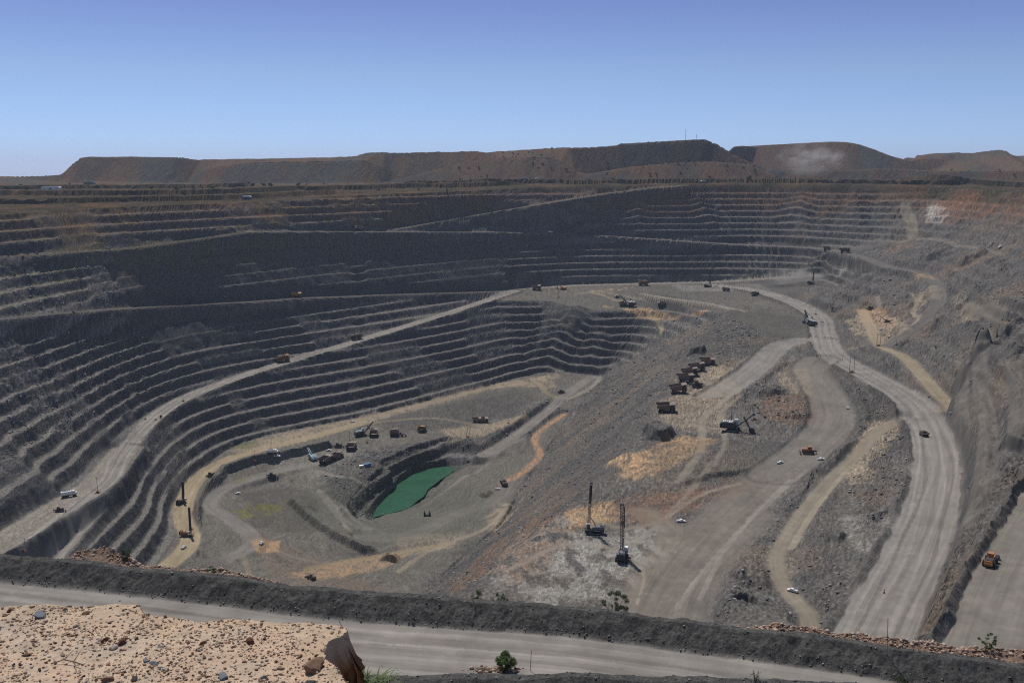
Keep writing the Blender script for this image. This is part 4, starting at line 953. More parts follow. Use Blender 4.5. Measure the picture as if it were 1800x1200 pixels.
def b_shed(L_=16, W_=9, H_=4.5, wallc=P_STEEL, roofc=P_ROOF):
    t = empty('shed')
    w_ = MB().box(-L_ / 2, L_ / 2, -W_ / 2, W_ / 2, -1, H_).build('wall', wallc, t)
    MB().plan([(-L_ / 2 - .6, -W_ / 2 - .6), (L_ / 2 + .6, -W_ / 2 - .6), (L_ / 2 + .6, 0), (-L_ / 2 - .6, 0)], H_ + .01, H_ + .2).prism([(-L_ / 2 - .5, H_ + .2), (L_ / 2 + .5, H_ + .2), (L_ / 2 - 1.5, H_ + 2.2), (-L_ / 2 + 1.5, H_ + 2.2)], -W_ / 2 - .5, W_ / 2 + .5).build('roof', roofc, t)
    MB().box(-1.6, 1.6, -W_ / 2 - .08, -W_ / 2 - .02, 0, 3.2).build('door', P_DARK, w_)
    for xx in (-L_ / 3, L_ / 3): MB().box(xx - 1, xx + 1, -W_ / 2 - .08, -W_ / 2 - .02, 1.4, 2.8).build('window', P_GLASS, w_)
    return t

M_ROCKD = mat('dark_rock', (.11, .108, .105), .9, noise=(1.5, .6, 1.4), bump=(3, .6, .1), spec=.2)
def put(o, u, v, yaw, label, cat, group=None, sink=.15, sc_=1.0, fn=None):
    """stand a machine on the ground where the survey saw it"""
    x, y = hit(u, v, fn or (lambda X, Y: height(X, Y)))
    n_ = 2.5; zc_ = height(np.array([x, x + n_, x - n_, x, x]), np.array([y, y, y, y + n_, y - n_])); 
    gx_, gy_2 = (zc_[1] - zc_[2]) / (2 * n_), (zc_[3] - zc_[4]) / (2 * n_)
    g = math.hypot(gx_, gy_2); k = min(1, .18 / (g + 1e-6)); up = Vector((-gx_ * k, -gy_2 * k, 1)).normalized()
    fwd = Vector((math.cos(R(yaw)), math.sin(R(yaw)), 0)); fwd = (fwd - up * fwd.dot(up)).normalized(); lf = up.cross(fwd)
    o.rotation_euler = Matrix((fwd, lf, up)).transposed().to_euler(); o.location = (x, y, float(max(zc_[0], np.median(zc_))) - sink); o.scale = (sc_,) * 3
    o['label'] = label; o['category'] = cat
    if group: o['group'] = group
    return o
_first = {}
def inst(key, maker):
    if key not in _first:
        _first[key] = maker(); return _first[key]
    o = _first[key]; return copy_tree(o)
def truck(kind='dusty'):
    return inst('truck_' + kind, dict(dusty=lambda: b_haul_truck(), orange=lambda: b_haul_truck(P_YEL, P_YEL), full=lambda: b_haul_truck(P_DUST, P_DUST, True), fullorange=lambda: b_haul_truck(P_YEL, P_RUST, True), blue=lambda: b_haul_truck(P_PBLU, P_TRAY))[kind])
ROWG = 'haul trucks parked in a row at the plateau edge'
TG = 'haul trucks working in the pit'
for u, v, yw, lb, sc_ in [(1243, 642, 2, 'brown haul truck farthest up the parked row, beside the pale ramp road', 1.15), (1226, 651, 0, 'second haul truck from the far end of the parked row', 1.15), (1213, 660, -3, 'third haul truck from the far end of the parked row', 1.15),
                          (1205, 671, 1, 'fourth haul truck in the parked row, just behind the gap', 1.15), (1193, 689, -1, 'haul truck parked alone beside the small dark bulldozer', 1.15), (1171, 723, -4, 'nearest haul truck of the parked row, above the dark rock outcrop', 1.15)]:
    put(truck('dusty'), u, v, yw, lb, 'haul truck', ROWG, sc_=sc_)
for kind, u, v, yw, lb, sc_ in [
    ('full', 627, 596, 208, 'dark haul truck coming down the upper part of the long lower ramp', 1.1), ('fullorange', 498, 635, 25, 'orange haul truck on the long ramp, lower of the two on it', 1.2),
    ('orange', 520, 522, 8, 'small orange haul truck on the middle bench road under the dark wall', 1.0), ('blue', 630, 405, 200, 'pale blue and orange haul truck where the upper road forks', 1.0),
    ('full', 1485, 444, -25, 'dark haul truck on the upper right road below the pale rock', 1.2), ('dusty', 1453, 439, -10, 'small haul truck following along the upper right road', .9),
    ('dusty', 943, 509, 5, 'grey haul truck at the junction above the long ramp', 1.1), ('fullorange', 1131, 502, 185, 'rusty orange haul truck at the foot of the far wall', 1.3),
    ('dusty', 1163, 537, 170, 'haul truck on the tan strip to the right of the far shovel', .9), ('dusty', 1095, 537, 10, 'haul truck being loaded beside the far shovel', .9),
    ('dusty', 1276, 512, -15, 'small haul truck right of the far standing drill', .9), ('dusty', 1328, 519, -20, 'small haul truck on the far bend of the main haul road', .9),
    ('dusty', 657, 766, 92, 'haul truck seen from behind next to the blue-topped shovel', 1.05), ('dusty', 694, 765, 88, 'haul truck with a pale tray beside a small loader', 1.05),
    ('orange', 741, 757, 262, 'orange haul truck facing the viewer above the green pool', 1.0), ('dusty', 618, 790, 85, 'haul truck seen from behind with an orange canopy edge', 1.1),
    ('dusty', 573, 813, 60, 'haul truck beside the pale blue shovel in the cut', 1.1), ('dusty', 592, 807, 50, 'haul truck backed up to the cut, right of its neighbour', 1.1),
    ('dusty', 838, 741, 10, 'left of the two haul trucks on the tan strip north of the pool', .8), ('dusty', 849, 742, 12, 'right of the two haul trucks on the tan strip north of the pool', .9),
    ('dusty', 1624, 766, 95, 'lone small haul truck driving up the wide main haul road', .55)]:
    put(truck(kind), u, v, yw, lb, 'haul truck', TG, sc_=sc_)
SH = 'mining shovels'
put(b_rope_shovel(), 1288, 757, -22, 'large dark rope shovel with white roof and its boom reaching right', 'mining shovel', SH, sc_=.95)
put(b_rope_shovel(boom_el=50, dip=(11, 1)), 1423, 572, 118, 'dark rope shovel standing in the middle of the far haul road', 'mining shovel', SH, sc_=.9)
put(b_rope_shovel(boom_el=45, dip=(12, 1)), 1107, 538, 160, 'small far shovel with raised boom on the tan strip', 'mining shovel', SH, sc_=.95)
put(b_rope_shovel(P_DARK, P_PBLU), 637, 766, 30, 'shovel with pale blue top behind the parked haul trucks', 'mining shovel', SH, sc_=.85)
put(b_rope_shovel(P_PBLU, P_PBLU, 30, (13, 1)), 550, 808, 120, 'pale blue shovel digging into the low cut', 'mining shovel', SH, sc_=.72)
DG = 'blast hole drills'
put(b_drill(31), 1046, 937, 172, 'tall dark drill rig seen from the side, left of the two near ones', 'drill rig', DG, sc_=1.0)
put(b_drill(29, lattice=True), 1093, 982, 78, 'tall lattice-mast drill rig seen end-on, right of the two near ones', 'drill rig', DG, sc_=1.08)
put(b_drill(26, P_YEL, P_ORG, False), 327, 942, 2, 'orange drill rig on the pale road at the foot of the benches', 'drill rig', DG, sc_=1.0)
put(b_drill(22, P_DARK, P_RUST, False), 318, 885, 70, 'dark drill rig standing close against the benches', 'drill rig', DG, sc_=.95)
put(b_drill(26, P_DARK, P_DARK, False), 1244, 505, 8, 'drill rig standing alone below the far wall', 'drill rig', DG, sc_=1.1)
put(b_drill(22, P_DARK, P_DARK, False), 1425, 499, 8, 'drill rig beside the white dust cloud', 'drill rig', DG, sc_=1.0)
put(b_loader(P_ORG), 1741, 990, 55, 'bright orange wheel loader driving up the right-hand road', 'wheel loader', 'wheel loaders', sc_=.95)
put(inst('ldr', lambda: b_loader(P_DUST)), 547, 1017, 140, 'small dusty wheel loader on the orange track near the berm', 'wheel loader', 'wheel loaders', sc_=.75)
put(inst('ldr', None), 704, 766, 5, 'dusty wheel loader tucked beside a haul truck', 'wheel loader', 'wheel loaders', sc_=.9)
put(inst('ldr', None), 886, 852, 100, 'dusty wheel loader where the orange road ends', 'wheel loader', 'wheel loaders', sc_=1.1)
put(b_ute(P_WHT), 1393, 1039, 145, 'white utility truck on the narrow track, nearest to the viewer', 'utility truck', 'white utility trucks', sc_=1.05)
for u, v, yw, lb, sc_ in [(1490, 718, 70, 'white utility truck on the sweeping grey road', 1.1), (1371, 814, 30, 'white utility truck left of the orange bulldozer', 1.1), (1197, 917, 10, 'white utility truck on the bare tracked flat', 1.1),
                          (323, 963, 80, 'white utility truck below the orange drill rig', 1.3), (459, 955, 85, 'white utility truck on the orange patch', 1.2), (418, 868, 40, 'white utility truck near the small algae pond', 1.1),
                          (968, 409, 5, 'white utility truck far off on the upper road', 1.9), (875, 860, 10, 'utility truck parked beside the dusty loader', 1.1), (487, 802, 15, 'utility truck on the tan road above the cut', 1.3),
                          (1443, 808, 10, 'pale utility truck right of the orange bulldozer', 1.1), (1760, 435, 170, 'tiny white utility truck on the upper right slope', 1.6), (578, 792, 15, 'utility truck above the shovel cut', 1.2),
                          (620, 742, 20, 'utility truck at the foot of the benches', 1.2), (1445, 566, 110, 'white utility truck beside the far shovel', 1.2)]:
    put(inst('ute', lambda: b_ute(P_WHT)), u, v, yw, lb, 'utility truck', 'white utility trucks', sc_=sc_)
put(b_dozer(P_ORG), 1420, 797, 172, 'orange bulldozer pushing dark spoil', 'bulldozer', 'bulldozers', sc_=1.5)
for u, v, yw, lb, sc_ in [(1225, 680, 0, 'small dark bulldozer right of the parked trucks', 1.8), (595, 786, 10, 'bulldozer beside the tan road above the cut', 1.5), (478, 838, 0, 'bulldozer on the grey floor left of the shovel cut', 1.4), (371, 837, 30, 'bulldozer at the bend of the pale road', 1.3),
                          (986, 690, 20, 'bulldozer at the far end of the deep floor', 1.3), (105, 899, 20, 'dark bulldozer on the left side road below the tanker', 1.1), (1085, 523, 10, 'bulldozer below the far bench road', 1.1), (1530, 543, 0, 'bulldozer at the edge of the orange patch', 1.2)]:
    put(inst('doz', lambda: b_dozer(P_DUST)), u, v, yw, lb, 'bulldozer', 'bulldozers', sc_=sc_)
put(b_excavator(P_ORG), 990, 509, 150, 'orange excavator at the foot of the far wall', 'excavator', 'excavators', sc_=1.7)
put(inst('exc', lambda: b_excavator(P_DUST)), 1559, 567, 160, 'small excavator on the orange patch to the right', 'excavator', 'excavators', sc_=1.2)
put(b_tanker(), 121, 873, 38, 'white water tanker on the left side road', 'water truck', sc_=.95)
put(inst('tk2', b_tanker), 478, 797, 20, 'dusty tanker on the tan road above the cut', 'water truck', sc_=.95)
# fuel tanks on the rim of the pool
t = empty('storage_tank'); MB().box(-2.8, 2.8, -1.5, 1.5, .3, 3.2, .15).build('tank', P_BLUE, t); MB().box(-2.9, 2.9, -1.6, 1.6, 0, .3).build('skid', P_DARK, t)
put(t, 647, 820, 15, 'blue box tank on the rim above the green pool', 'tank', sc_=1.2)
t = empty('storage_tank'); MB().cyl((-1.5, 0, 1.3), (1.5, 0, 1.3), 1.1, n=18).build('tank', P_WHT, t); MB().box(-1.6, 1.6, -.8, .8, 0, .5).build('skid', P_DARK, t)
put(t, 636, 822, 10, 'white round tank beside the blue box tank', 'tank', sc_=1.5)
t = empty('pump_trailer'); MB().box(-2.6, 2.6, -1.0, 1.0, .7, 1.3, .05).build('frame', P_DARK, t)
for x_ in (-1.9, 1.9): MB().box(x_ - .6, x_ + .6, -.8, .8, 1.3, 3.0, .1).cyl((x_, 0, 3.0), (x_, 0, 4.4), .18).build('pump', P_DARK, t)
for x_ in (-1.6, 1.6): MB().cyl((x_, -1.2, .5), (x_, 1.2, .5), .5).build('wheel', P_BLK, t)
put(t, 751, 906, 0, 'twin pump trailer on the grey floor right of the green pool', 'pump trailer', sc_=1.3)
PG = 'power pole stands'
stands = [(1497, 655, True, 17, 5, 'twin poles on a rusty skid at the edge of the main haul road'), (822, 768, True, 13, 5, 'twin poles on the tan strip north of the pool'), (1463, 541, True, 16, 5, 'twin poles beside the far bend of the haul road'),
          (1544, 608, True, 14, 5, 'twin pole stand at the bottom of the orange patch track'), (1285, 742, False, 15, 0, 'single pole stand just behind the large shovel'), (1326, 738, False, 14, 10, 'single pole stand right of the large shovel'),
          (172, 866, False, 14, 0, 'lone pole on a pile beside the left side road'), (322, 705, False, 12, 0, 'pole beside the bend of the long ramp'), (336, 930, False, 13, 0, 'pole on the pale road between the two drills'),
          (447, 810, False, 13, 0, 'pole left of the dusty tanker'), (476, 790, False, 13, 0, 'pole behind the dusty tanker'), (41, 968, False, 10, 0, 'leaning pole by the berm at far left'), (645, 778, False, 12, 0, 'pole in front of the blue-topped shovel'),
          (1434, 553, False, 14, 0, 'pole beside the shovel on the far haul road'), (982, 523, False, 14, 0, 'dark pole below the far orange excavator'), (615, 775, False, 12, 0, 'pole behind the haul truck with the orange canopy'), (1576, 606, False, 12, 0, 'thin pole at the tan track on the right'),
          (1480, 632, False, 8, 0, 'short post on the haul road left of the twin poles')]
for u, v, two, h_, yw, lb in stands:
    k_ = 'ps%d' % two; o = inst(k_, (lambda tw=two: b_polestand(14, tw))); put(o, u, v, yw, lb, 'pole stand', PG, sc_=h_ / 14)
# sheds on the plain, radio masts on the big dump
for u, Y, L_, yw, lb, rc_ in [(1522, 2330, 26, 0, 'long grey shed with a pale roof near the dust cloud', P_PBLU), (1600, 2330, 20, 0, 'low white building on the rim at the right', P_ROOF), (433, 1530, 13, 5, 'small hut with a white roof on the left rim', P_ROOF),
                              (90, 1900, 34, 0, 'long low white building on the plain at far left', P_WHT), (128, 2000, 16, 0, 'grey hut among the yard buildings at left', P_ROOF), (158, 1980, 20, 0, 'flat-roofed hut right of the grey one at left', P_STEEL), (196, 2020, 26, 0, 'long dark shed in the left yard', P_STEEL), (922, 2110, 12, 0, 'small pale hut below the middle heap', P_ROOF), (944, 2110, 9, 0, 'smallest pale hut below the middle heap', P_WHT), (1236, 2080, 10, 0, 'pale hut on the rim below the big dump', P_ROOF)]:
    x, y, _ = WY(u, Y, -30); o = b_shed(L_, 9, 3.6, P_WHT if rc_ is P_WHT else P_STEEL, rc_); o.location = (x, y, float(height(np.array([x]), np.array([y]))[0]) + .2); o.rotation_euler = (0, 0, R(yw)); o['label'] = lb; o['category'] = 'building'; o['group'] = 'buildings on the plain'
for k, (u, Y, h_, lb) in enumerate([(1205, 2605, 27, 'thin radio mast on top of the big dump'), (1224, 2610, 14, 'short radio mast on the big dump, right of the tall one')]):
    x, y, _ = WY(u, Y, 75); z_ = float(height(np.array([x]), np.array([y]))[0]); t = empty('radio_mast')
    m_ = MB()
    for a in range(3): m_.bar((.7 * math.cos(a * 2.09), .7 * math.sin(a * 2.09), -1), (.35 * math.cos(a * 2.09), .35 * math.sin(a * 2.09), h_), .22)
    for q in range(int(h_ / 2)): 
        for a in range(3): m_.bar((.7 * math.cos(a * 2.09), .7 * math.sin(a * 2.09), q * 2), (.6 * math.cos(a * 2.09 + 2.09), .6 * math.sin(a * 2.09 + 2.09), q * 2 + 2), .08)
    m_.build('lattice', P_STEEL, t); MB().bar((-.8, 0, h_ - 1), (.8, 0, h_ - 1), .25).build('antenna', P_WHT, t)
    t.location = (x, y, z_); t['label'] = lb; t['category'] = 'radio mast'
# traffic cone and posts
t = empty('traffic_cone'); b_ = MB().box(-.5, .5, -.5, .5, 0, .1).cyl((0, 0, .1), (0, 0, 1.6), .38, .08, n=14).build('cone', P_RED, t); MB().cyl((0, 0, .75), (0, 0, 1.05), .26, .21, n=14).build('band', P_WHT, b_)
put(t, 1554, 1042, 0, 'small red marker cone standing on the wide haul road', 'cone', sc_=1.4)
for u, v, h_, lean, lb in [(932, 1178, 3.4, 3, 'thin wooden post right of the round shrub'), (1559, 1148, 6.2, -2, 'tall rusty post on the far berm at right'), (836, 1062, 2.2, -25, 'broken leaning stick on the berm crest'), (603, 1103, 1.8, -22, 'bare stick lying against the road edge')]:
    x, y = hit(u, v, lambda X, Y: height(X, Y)) if v > 1170 else hit(u, v + (2 if v < 1150 else 0), lambda X, Y: height(X, Y))
    z_ = float(height(np.array([x]), np.array([y]))[0]); t = empty('marker_post'); MB().cyl((0, 0, -.6), (0, 0, h_), .06, .045, n=6).build('post', P_WOOD, t); MB().cyl((0, 0, h_), (0, 0, h_ + .12), .075, .03, n=6).build('cap', P_RUST, t)
    t.location = (x, y, z_); t.rotation_euler = (0, R(lean), 0); t['label'] = lb; t['category'] = 'post'

# ------------------------------------------------------------------ foliage
def leaf_mat(name, rgb):
    m = mat(name, rgb, .7, spec=.2, noise=(2.5, .55, 1.5)); return m
M_LEAF = leaf_mat('olive_leaf', (.085, .105, .050)); M_LEAFG = leaf_mat('fresh_leaf', (.10, .15, .045)); M_BARK = paint('bark', (.13, .10, .075), .9); M_BUSH = leaf_mat('dark_scrub', (.050, .062, .030))
def leaves(name, centres, n, size, seed, material, parent, long=2.2, droop=0):
    rs = np.random.RandomState(seed); cs = np.array([c[:3] for c in centres]); rd = np.array([c[3] for c in centres])
    pk = rs.choice(len(cs), n, p=rd ** 2 / (rd ** 2).sum()); d = rs.randn(n, 3); d /= np.linalg.norm(d, axis=1)[:, None]
    p = cs[pk] + d * (rd[pk] * rs.rand(n) ** .45)[:, None] * np.array([1, 1, .85])
    a = rs.randn(n, 3); a[:, 2] -= droop; a /= np.linalg.norm(a, axis=1)[:, None]; b = np.cross(a, rs.randn(n, 3)); b /= np.linalg.norm(b, axis=1)[:, None]
    s_ = (size * (.6 + .8 * rs.rand(n)))[:, None]
    v = np.stack([p - a * s_ * long / 2, p + b * s_ * .35, p + a * s_ * long / 2, p - b * s_ * .35], 1).reshape(-1, 3)
    me = bpy.data.meshes.new(name); me.from_pydata(v.tolist(), [], np.arange(n * 4).reshape(-1, 4).tolist()); me.materials.append(material)
    o = bpy.data.objects.new(name, me); C.objects.link(o); o.parent = parent; return o
def beyond(u, off):                              # just past the crest of the foreground berm
    k = np.argmin([abs(proj((p[0], p[1], RZ + 3))[0] - u) for p in FGB]); x_, y_ = FGB[k, 0], FGB[k, 1]; return x_ * (y_ + off) / y_, y_ + off
def shrub(u, v, h_, w_, seed, label, n=2200, open_=False, material=None, sink=.2):
    rn = random.Random(seed); t = empty('shrub'); x, y = beyond(u, v) if isinstance(v, float) else hit(u, v, lambda X, Y: height(X, Y)); z_ = float(height(np.array([x]), np.array([y]))[0])
    st = MB(); cs = []
    for k in range(26 if open_ else 46):
        a = rn.uniform(0, 6.28); q = rn.random() ** .5; zf = rn.random(); rmax = w_ * .5 * (math.sin(math.pi * min(1, .12 + .80 * zf)) ** .6)
        r_ = rmax * q * .85; top = Vector((r_ * math.cos(a), r_ * math.sin(a), h_ * (.12 + .78 * zf))); m_ = Vector((top.x * .45, top.y * .45, top.z * .45))
        if k < 14: st.cyl((0, 0, -.3), m_, .05, .035, n=5).cyl(m_, top, .035, .012, n=5)
        cs.append((*top, h_ * (rn.uniform(.05, .13) if open_ else rn.uniform(.11, .18))))
    st.build('stem', M_BARK, t); leaves('foliage', cs, n * 2, .10, seed, material or M_LEAF, t)
    t.location = (x, y, z_ - sink); t['label'] = label; t['category'] = 'shrub'; t['group'] = 'shrubs along the berms'
    return t
shrub(889, 1176, 3.3, 3.9, 3, 'dense round shrub beside the foreground road on a pink rubble heap', 4200, material=M_LEAFG)
shrub(1070, 3.2, 5.2, 5.4, 11, 'tall open shrub growing behind the berm crest at centre', 2600, True)
shrub(820, 3.0, 3.4, 2.6, 13, 'small grey shrub behind the berm, left of the leaning stick', 900, True)
shrub(862, 3.0, 2.8, 3.6, 17, 'low ragged scrub behind the berm, right of the leaning stick', 700, True)
shrub(217, 6.5, 2.8, 2.6, 19, 'small shrub at the foot of the pink rubble mound', 800, True)
shrub(366, 6.0, 2.0, 2.4, 23, 'tiny green shrub on the rubble windrow at left', 500, True, M_LEAFG)
shrub(1752, 7.0, 2.4, 4.4, 29, 'low green shrub on the rubble at far right', 900, True, M_LEAFG)
shrub(1585, 1196, 1.0, 2.2, 31, 'low weed clump on the near berm at right', 400, True, M_LEAFG)
shrub(1327, 1196, 2.2, 2.4, 37, 'bare twiggy plant on the near berm', 120, True)
# scattered trees and scrub on the plain and on the dumps: each its own small tree
TREE0 = None
rn = random.Random(99); spots = []
fixed = [(45, 1700), (340, 1850), (310, 1750), (322, 1690), (372, 1800), (265, 1900), (428, 1990), (444, 1990), (463, 1990), (475, 1990), (36, 2000), (830, 2240), (849, 2250), (855, 2260), (852, 2240), (846, 2260), (825, 2270), (922, 2270), (935, 2280), (940, 2270), (1063, 2210), (1070, 2210), (1078, 2215), (1090, 2210), (1165, 2200), (1317, 2100), (1317, 2150)]
for u, Y in fixed: spots.append((u, Y, rn.uniform(1.2, 2.0)))
for _ in range(150):
    spots.append((rn.uniform(800, 1330), rn.uniform(2200, 2590), rn.uniform(.5, 1.1)))
for _ in range(45): spots.append((rn.uniform(-20, 800), rn.uniform(1720, 2150), rn.uniform(.5, 1.0)))
for _ in range(25): spots.append((rn.uniform(1290, 1790), rn.uniform(2080, 2900), rn.uniform(.5, 1.0)))
for _ in range(22): spots.append((rn.uniform(0, 260), rn.uniform(1010, 1095), rn.uniform(.3, .6)))
pos = [WY(u, Y, -20)[:2] for u, Y, _ in spots]; hz = height(np.array([p[0] for p in pos]), np.array([p[1] for p in pos]))
protos = []
for k in range(3):
    t = empty('tree'); cs = []; r2 = random.Random(40 + k)
    for q in range(7): cs.append((r2.uniform(-1.8, 1.8), r2.uniform(-1.8, 1.8), r2.uniform(1.8, 4.0), r2.uniform(1.0, 1.7)))
    leaves('crown', cs, 260, .75, 50 + k, M_BUSH, t, 1.4); MB().cyl((0, 0, -.5), (0, 0, 2.6), .28, .16, n=6).bar((0, 0, 1.5), (1.0, .4, 3.0), .14).bar((0, 0, 1.4), (-.9, -.5, 2.8), .12).build('trunk', M_BARK, t); protos.append(t)
def where_(u, Y):
    return ('on the left plain' if u < 800 and Y > 1200 else 'on the grassy left benches' if Y < 1200 else 'on the slopes of the big dump' if u < 1330 else 'near the right-hand dumps')
for k, ((u, Y, s_), (x, y), z_) in enumerate(zip(spots, pos, hz)):
    o = protos[k] if k < 3 else copy_tree(protos[k % 3])
    o.location = (x, y, float(z_) - .1); o.scale = (s_ * 1.25, s_ * 1.25, s_ * rn.uniform(.85, 1.3)); o.rotation_euler = (0, 0, rn.uniform(0, 6.28))
    wh = where_(u, Y); o['label'] = 'small dark scrub tree standing ' + wh; o['category'] = 'tree'; o['group'] = 'scrub trees ' + wh

# ------------------------------------------------------------------ sandy ledge in the near foreground
LZ = -8.0
led = [(-420, 1085), (-200, 1072), (0, 1067), (60, 1064), (130, 1062), (215, 1060), (245, 1064), (253, 1076), (290, 1078), (340, 1088), (352, 1091), (400, 1086), (470, 1087), (520, 1090), (560, 1095), (606, 1102), (613, 1110), (600, 1121), (579, 1130), (570, 1143), (574, 1158), (590, 1174), (605, 1190), (618, 1208), (640, 1240), (700, 1330), (760, 1500), (-900, 1500)]
ledp = [W(u, v, LZ)[:2] for u, v in led]
def ledz(x, y, want=False):
    x = np.asarray(x, np.float32).ravel(); y = np.asarray(y, np.float32).ravel()
    P3 = [(p[0], p[1], 0) for p in ledp + [ledp[0]]]
    ins = inpoly(x, y, ledp); d = np.full(len(x), 9.0, np.float32); idx, dd, _, _, _ = polyd(x, y, P3, 7); d[idx] = dd
    sdist = np.where(ins, d, -d) + .05 * fbm(x / .35, y / .35, 3, 301)
    top = LZ + .11 * fbm(x / 1.8, y / 1.8, 3, 303) + .022 * fbm(x / .25, y / .25, 3, 305) - .05 * ss(.5, 0, np.minimum(sdist, .5) * 2) * 0
    out_ = np.maximum(-sdist, 0)
    drop = np.where(out_ < .28, out_ / .28 * 2.0, 2.0 + (out_ - .28) * 1.25) + (.22 * ridged(x / .4, y / .4, 3, 307) + .12 * fbm(x / .12, y / .12, 2, 308)) * ss(0, .25, out_)
    z = top - drop * (out_ > 0)
    return (z, sdist) if want else z
lx = np.arange(-15, 4.0, .036); ly = np.arange(9.6, 21, .036); LX, LY_ = np.meshgrid(lx, ly, indexing='ij'); lxr, lyr = LX.ravel(), LY_.ravel()
lz, lsd = ledz(lxr, lyr, True)
nx_, ny_ = LX.shape; ii, jj = np.meshgrid(np.arange(nx_ - 1), np.arange(ny_ - 1), indexing='ij'); b0 = (ii * ny_ + jj).ravel(); lq = np.stack([b0, b0 + ny_, b0 + ny_ + 1, b0 + 1], 1)
keep = lsd[lq[:, 0]] > -3.2; lq = lq[keep]
lc = np.tile(np.array([[.47, .36, .262]], np.float32), (len(lxr), 1)); n_a = fbm(lxr / 1.5, lyr / 1.5, 4, 311); n_b = fbm(lxr / .3, lyr / .3, 3, 313)
lc = mixc(lc, (.50, .345, .235), ss(-.1, .3, n_a + .3 * n_b) * .6); lc = mixc(lc, (.34, .29, .235), ss(.05, .4, -n_a) * .5)
lc = mixc(lc, (.45, .31, .19), ss(.9, .1, np.maximum(lsd, 0)) * .35)
clf = ss(.0, .12, -lsd); lc = mixc(lc, (.21, .098, .036), clf); lc = mixc(lc, (.30, .18, .09), clf * ss(0, .4, fbm(lxr / .5, lz / .2, 3, 315)))
lc *= (1 + .14 * n_b)[:, None]
out2 = ss(0, .15, -lsd); lxd = lxr + out2 * (.42 * fbm(lyr / .4, lz / .35, 4, 317) + .16 * ridged(lyr / .15, lz / .12, 2, 318)); lyd = lyr + out2 * (.42 * fbm(lxr / .4, lz / .35, 4, 319) + .16 * ridged(lxr / .15, lz / .12, 2, 320))
M_SAND = mat('sand', attr='col', rough=.95, spec=.1, noise=(5, .86, 1.14), bump=(14, .7, .03))
lo_ = grid_mesh('sand_ledge', np.stack([lxd, lyd, lz], 1), lq, np.clip(lc, .01, .8), M_SAND); structure(lo_, 'pale sandy ledge at the lower left, broken off in a brown cliff')
# stones on the ledge
def rock_mesh(name, seed, flat=.6, sub=2, material=None, ang=.0):
    rn_ = random.Random(seed); m_ = bmesh.new(); bmesh.ops.create_icosphere(m_, subdivisions=sub, radius=.5)
    pl_ = [(Vector((rn_.gauss(0, 1), rn_.gauss(0, 1), rn_.gauss(0, 1))).normalized(), rn_.uniform(.22, .42)) for _ in range(9)]
    for v in m_.verts:
        for n_, dd_ in pl_:
            e_ = v.co.dot(n_) - dd_
            if e_ > 0: v.co -= n_ * e_ * .95
        v.co *= 1 + rn_.uniform(-.04, .04)
        v.co.z *= flat
    me = bpy.data.meshes.new(name); m_.to_mesh(me); m_.free(); me.materials.append(material); return me
def stone_mat(name, rgb): return mat(name, rgb, .85, noise=(9, .7, 1.35), bump=(20, .6, .02), spec=.2)
SM = dict(tan=stone_mat('tan_stone', (.42, .30, .20)), pink=stone_mat('pink_stone', (.38, .22, .16)), red=stone_mat('red_brown_stone', (.13, .055, .035)), grey=stone_mat('blue_grey_stone', (.14, .155, .17)), dark=stone_mat('dark_stone', (.05, .045, .045)), pale=stone_mat('pale_stone', (.52, .45, .37)), brown=stone_mat('brown_stone', (.20, .12, .075)))
RM = {}
def rmesh(c_, k, flat):
    key = (c_, k, flat)
    if key not in RM: RM[key] = rock_mesh('stone', k * 7 + 3, flat, 2, SM[c_])
    return RM[key]
rn = random.Random(17)
def ledhit(u, v):
    d = ray(u, v); t_ = LZ / d[2]
    for _ in range(3): z_ = float(ledz(np.array([d[0] * t_]), np.array([d[1] * t_]))[0]); t_ = z_ / d[2] if abs(z_ - LZ) < .6 else t_
    return d[0] * t_, d[1] * t_
def stone(u, v, w_, c_, flat, label, cat='stone', elong=1.5, group=None, rz=None, k=None):
    x, y = ledhit(u, v); z_ = float(ledz(np.array([x]), np.array([y]))[0]); o = bpy.data.objects.new('stone', rmesh(c_, k if k is not None else rn.randrange(6), flat)); C.objects.link(o)
    D_ = math.sqrt(x * x + y * y + z_ * z_); s_ = w_ * D_ / F * 1.15
    o.scale = (s_ * elong / 1.3, s_ / 1.3 * .85, s_ / 1.3); o.rotation_euler = (rn.uniform(-.2, .2), rn.uniform(-.2, .2), rn.uniform(0, 6.28) if rz is None else rz); o.location = (x, y, z_ + s_ * flat * .16)
    o['label'] = label; o['category'] = cat
    if group: o['group'] = group
    return o
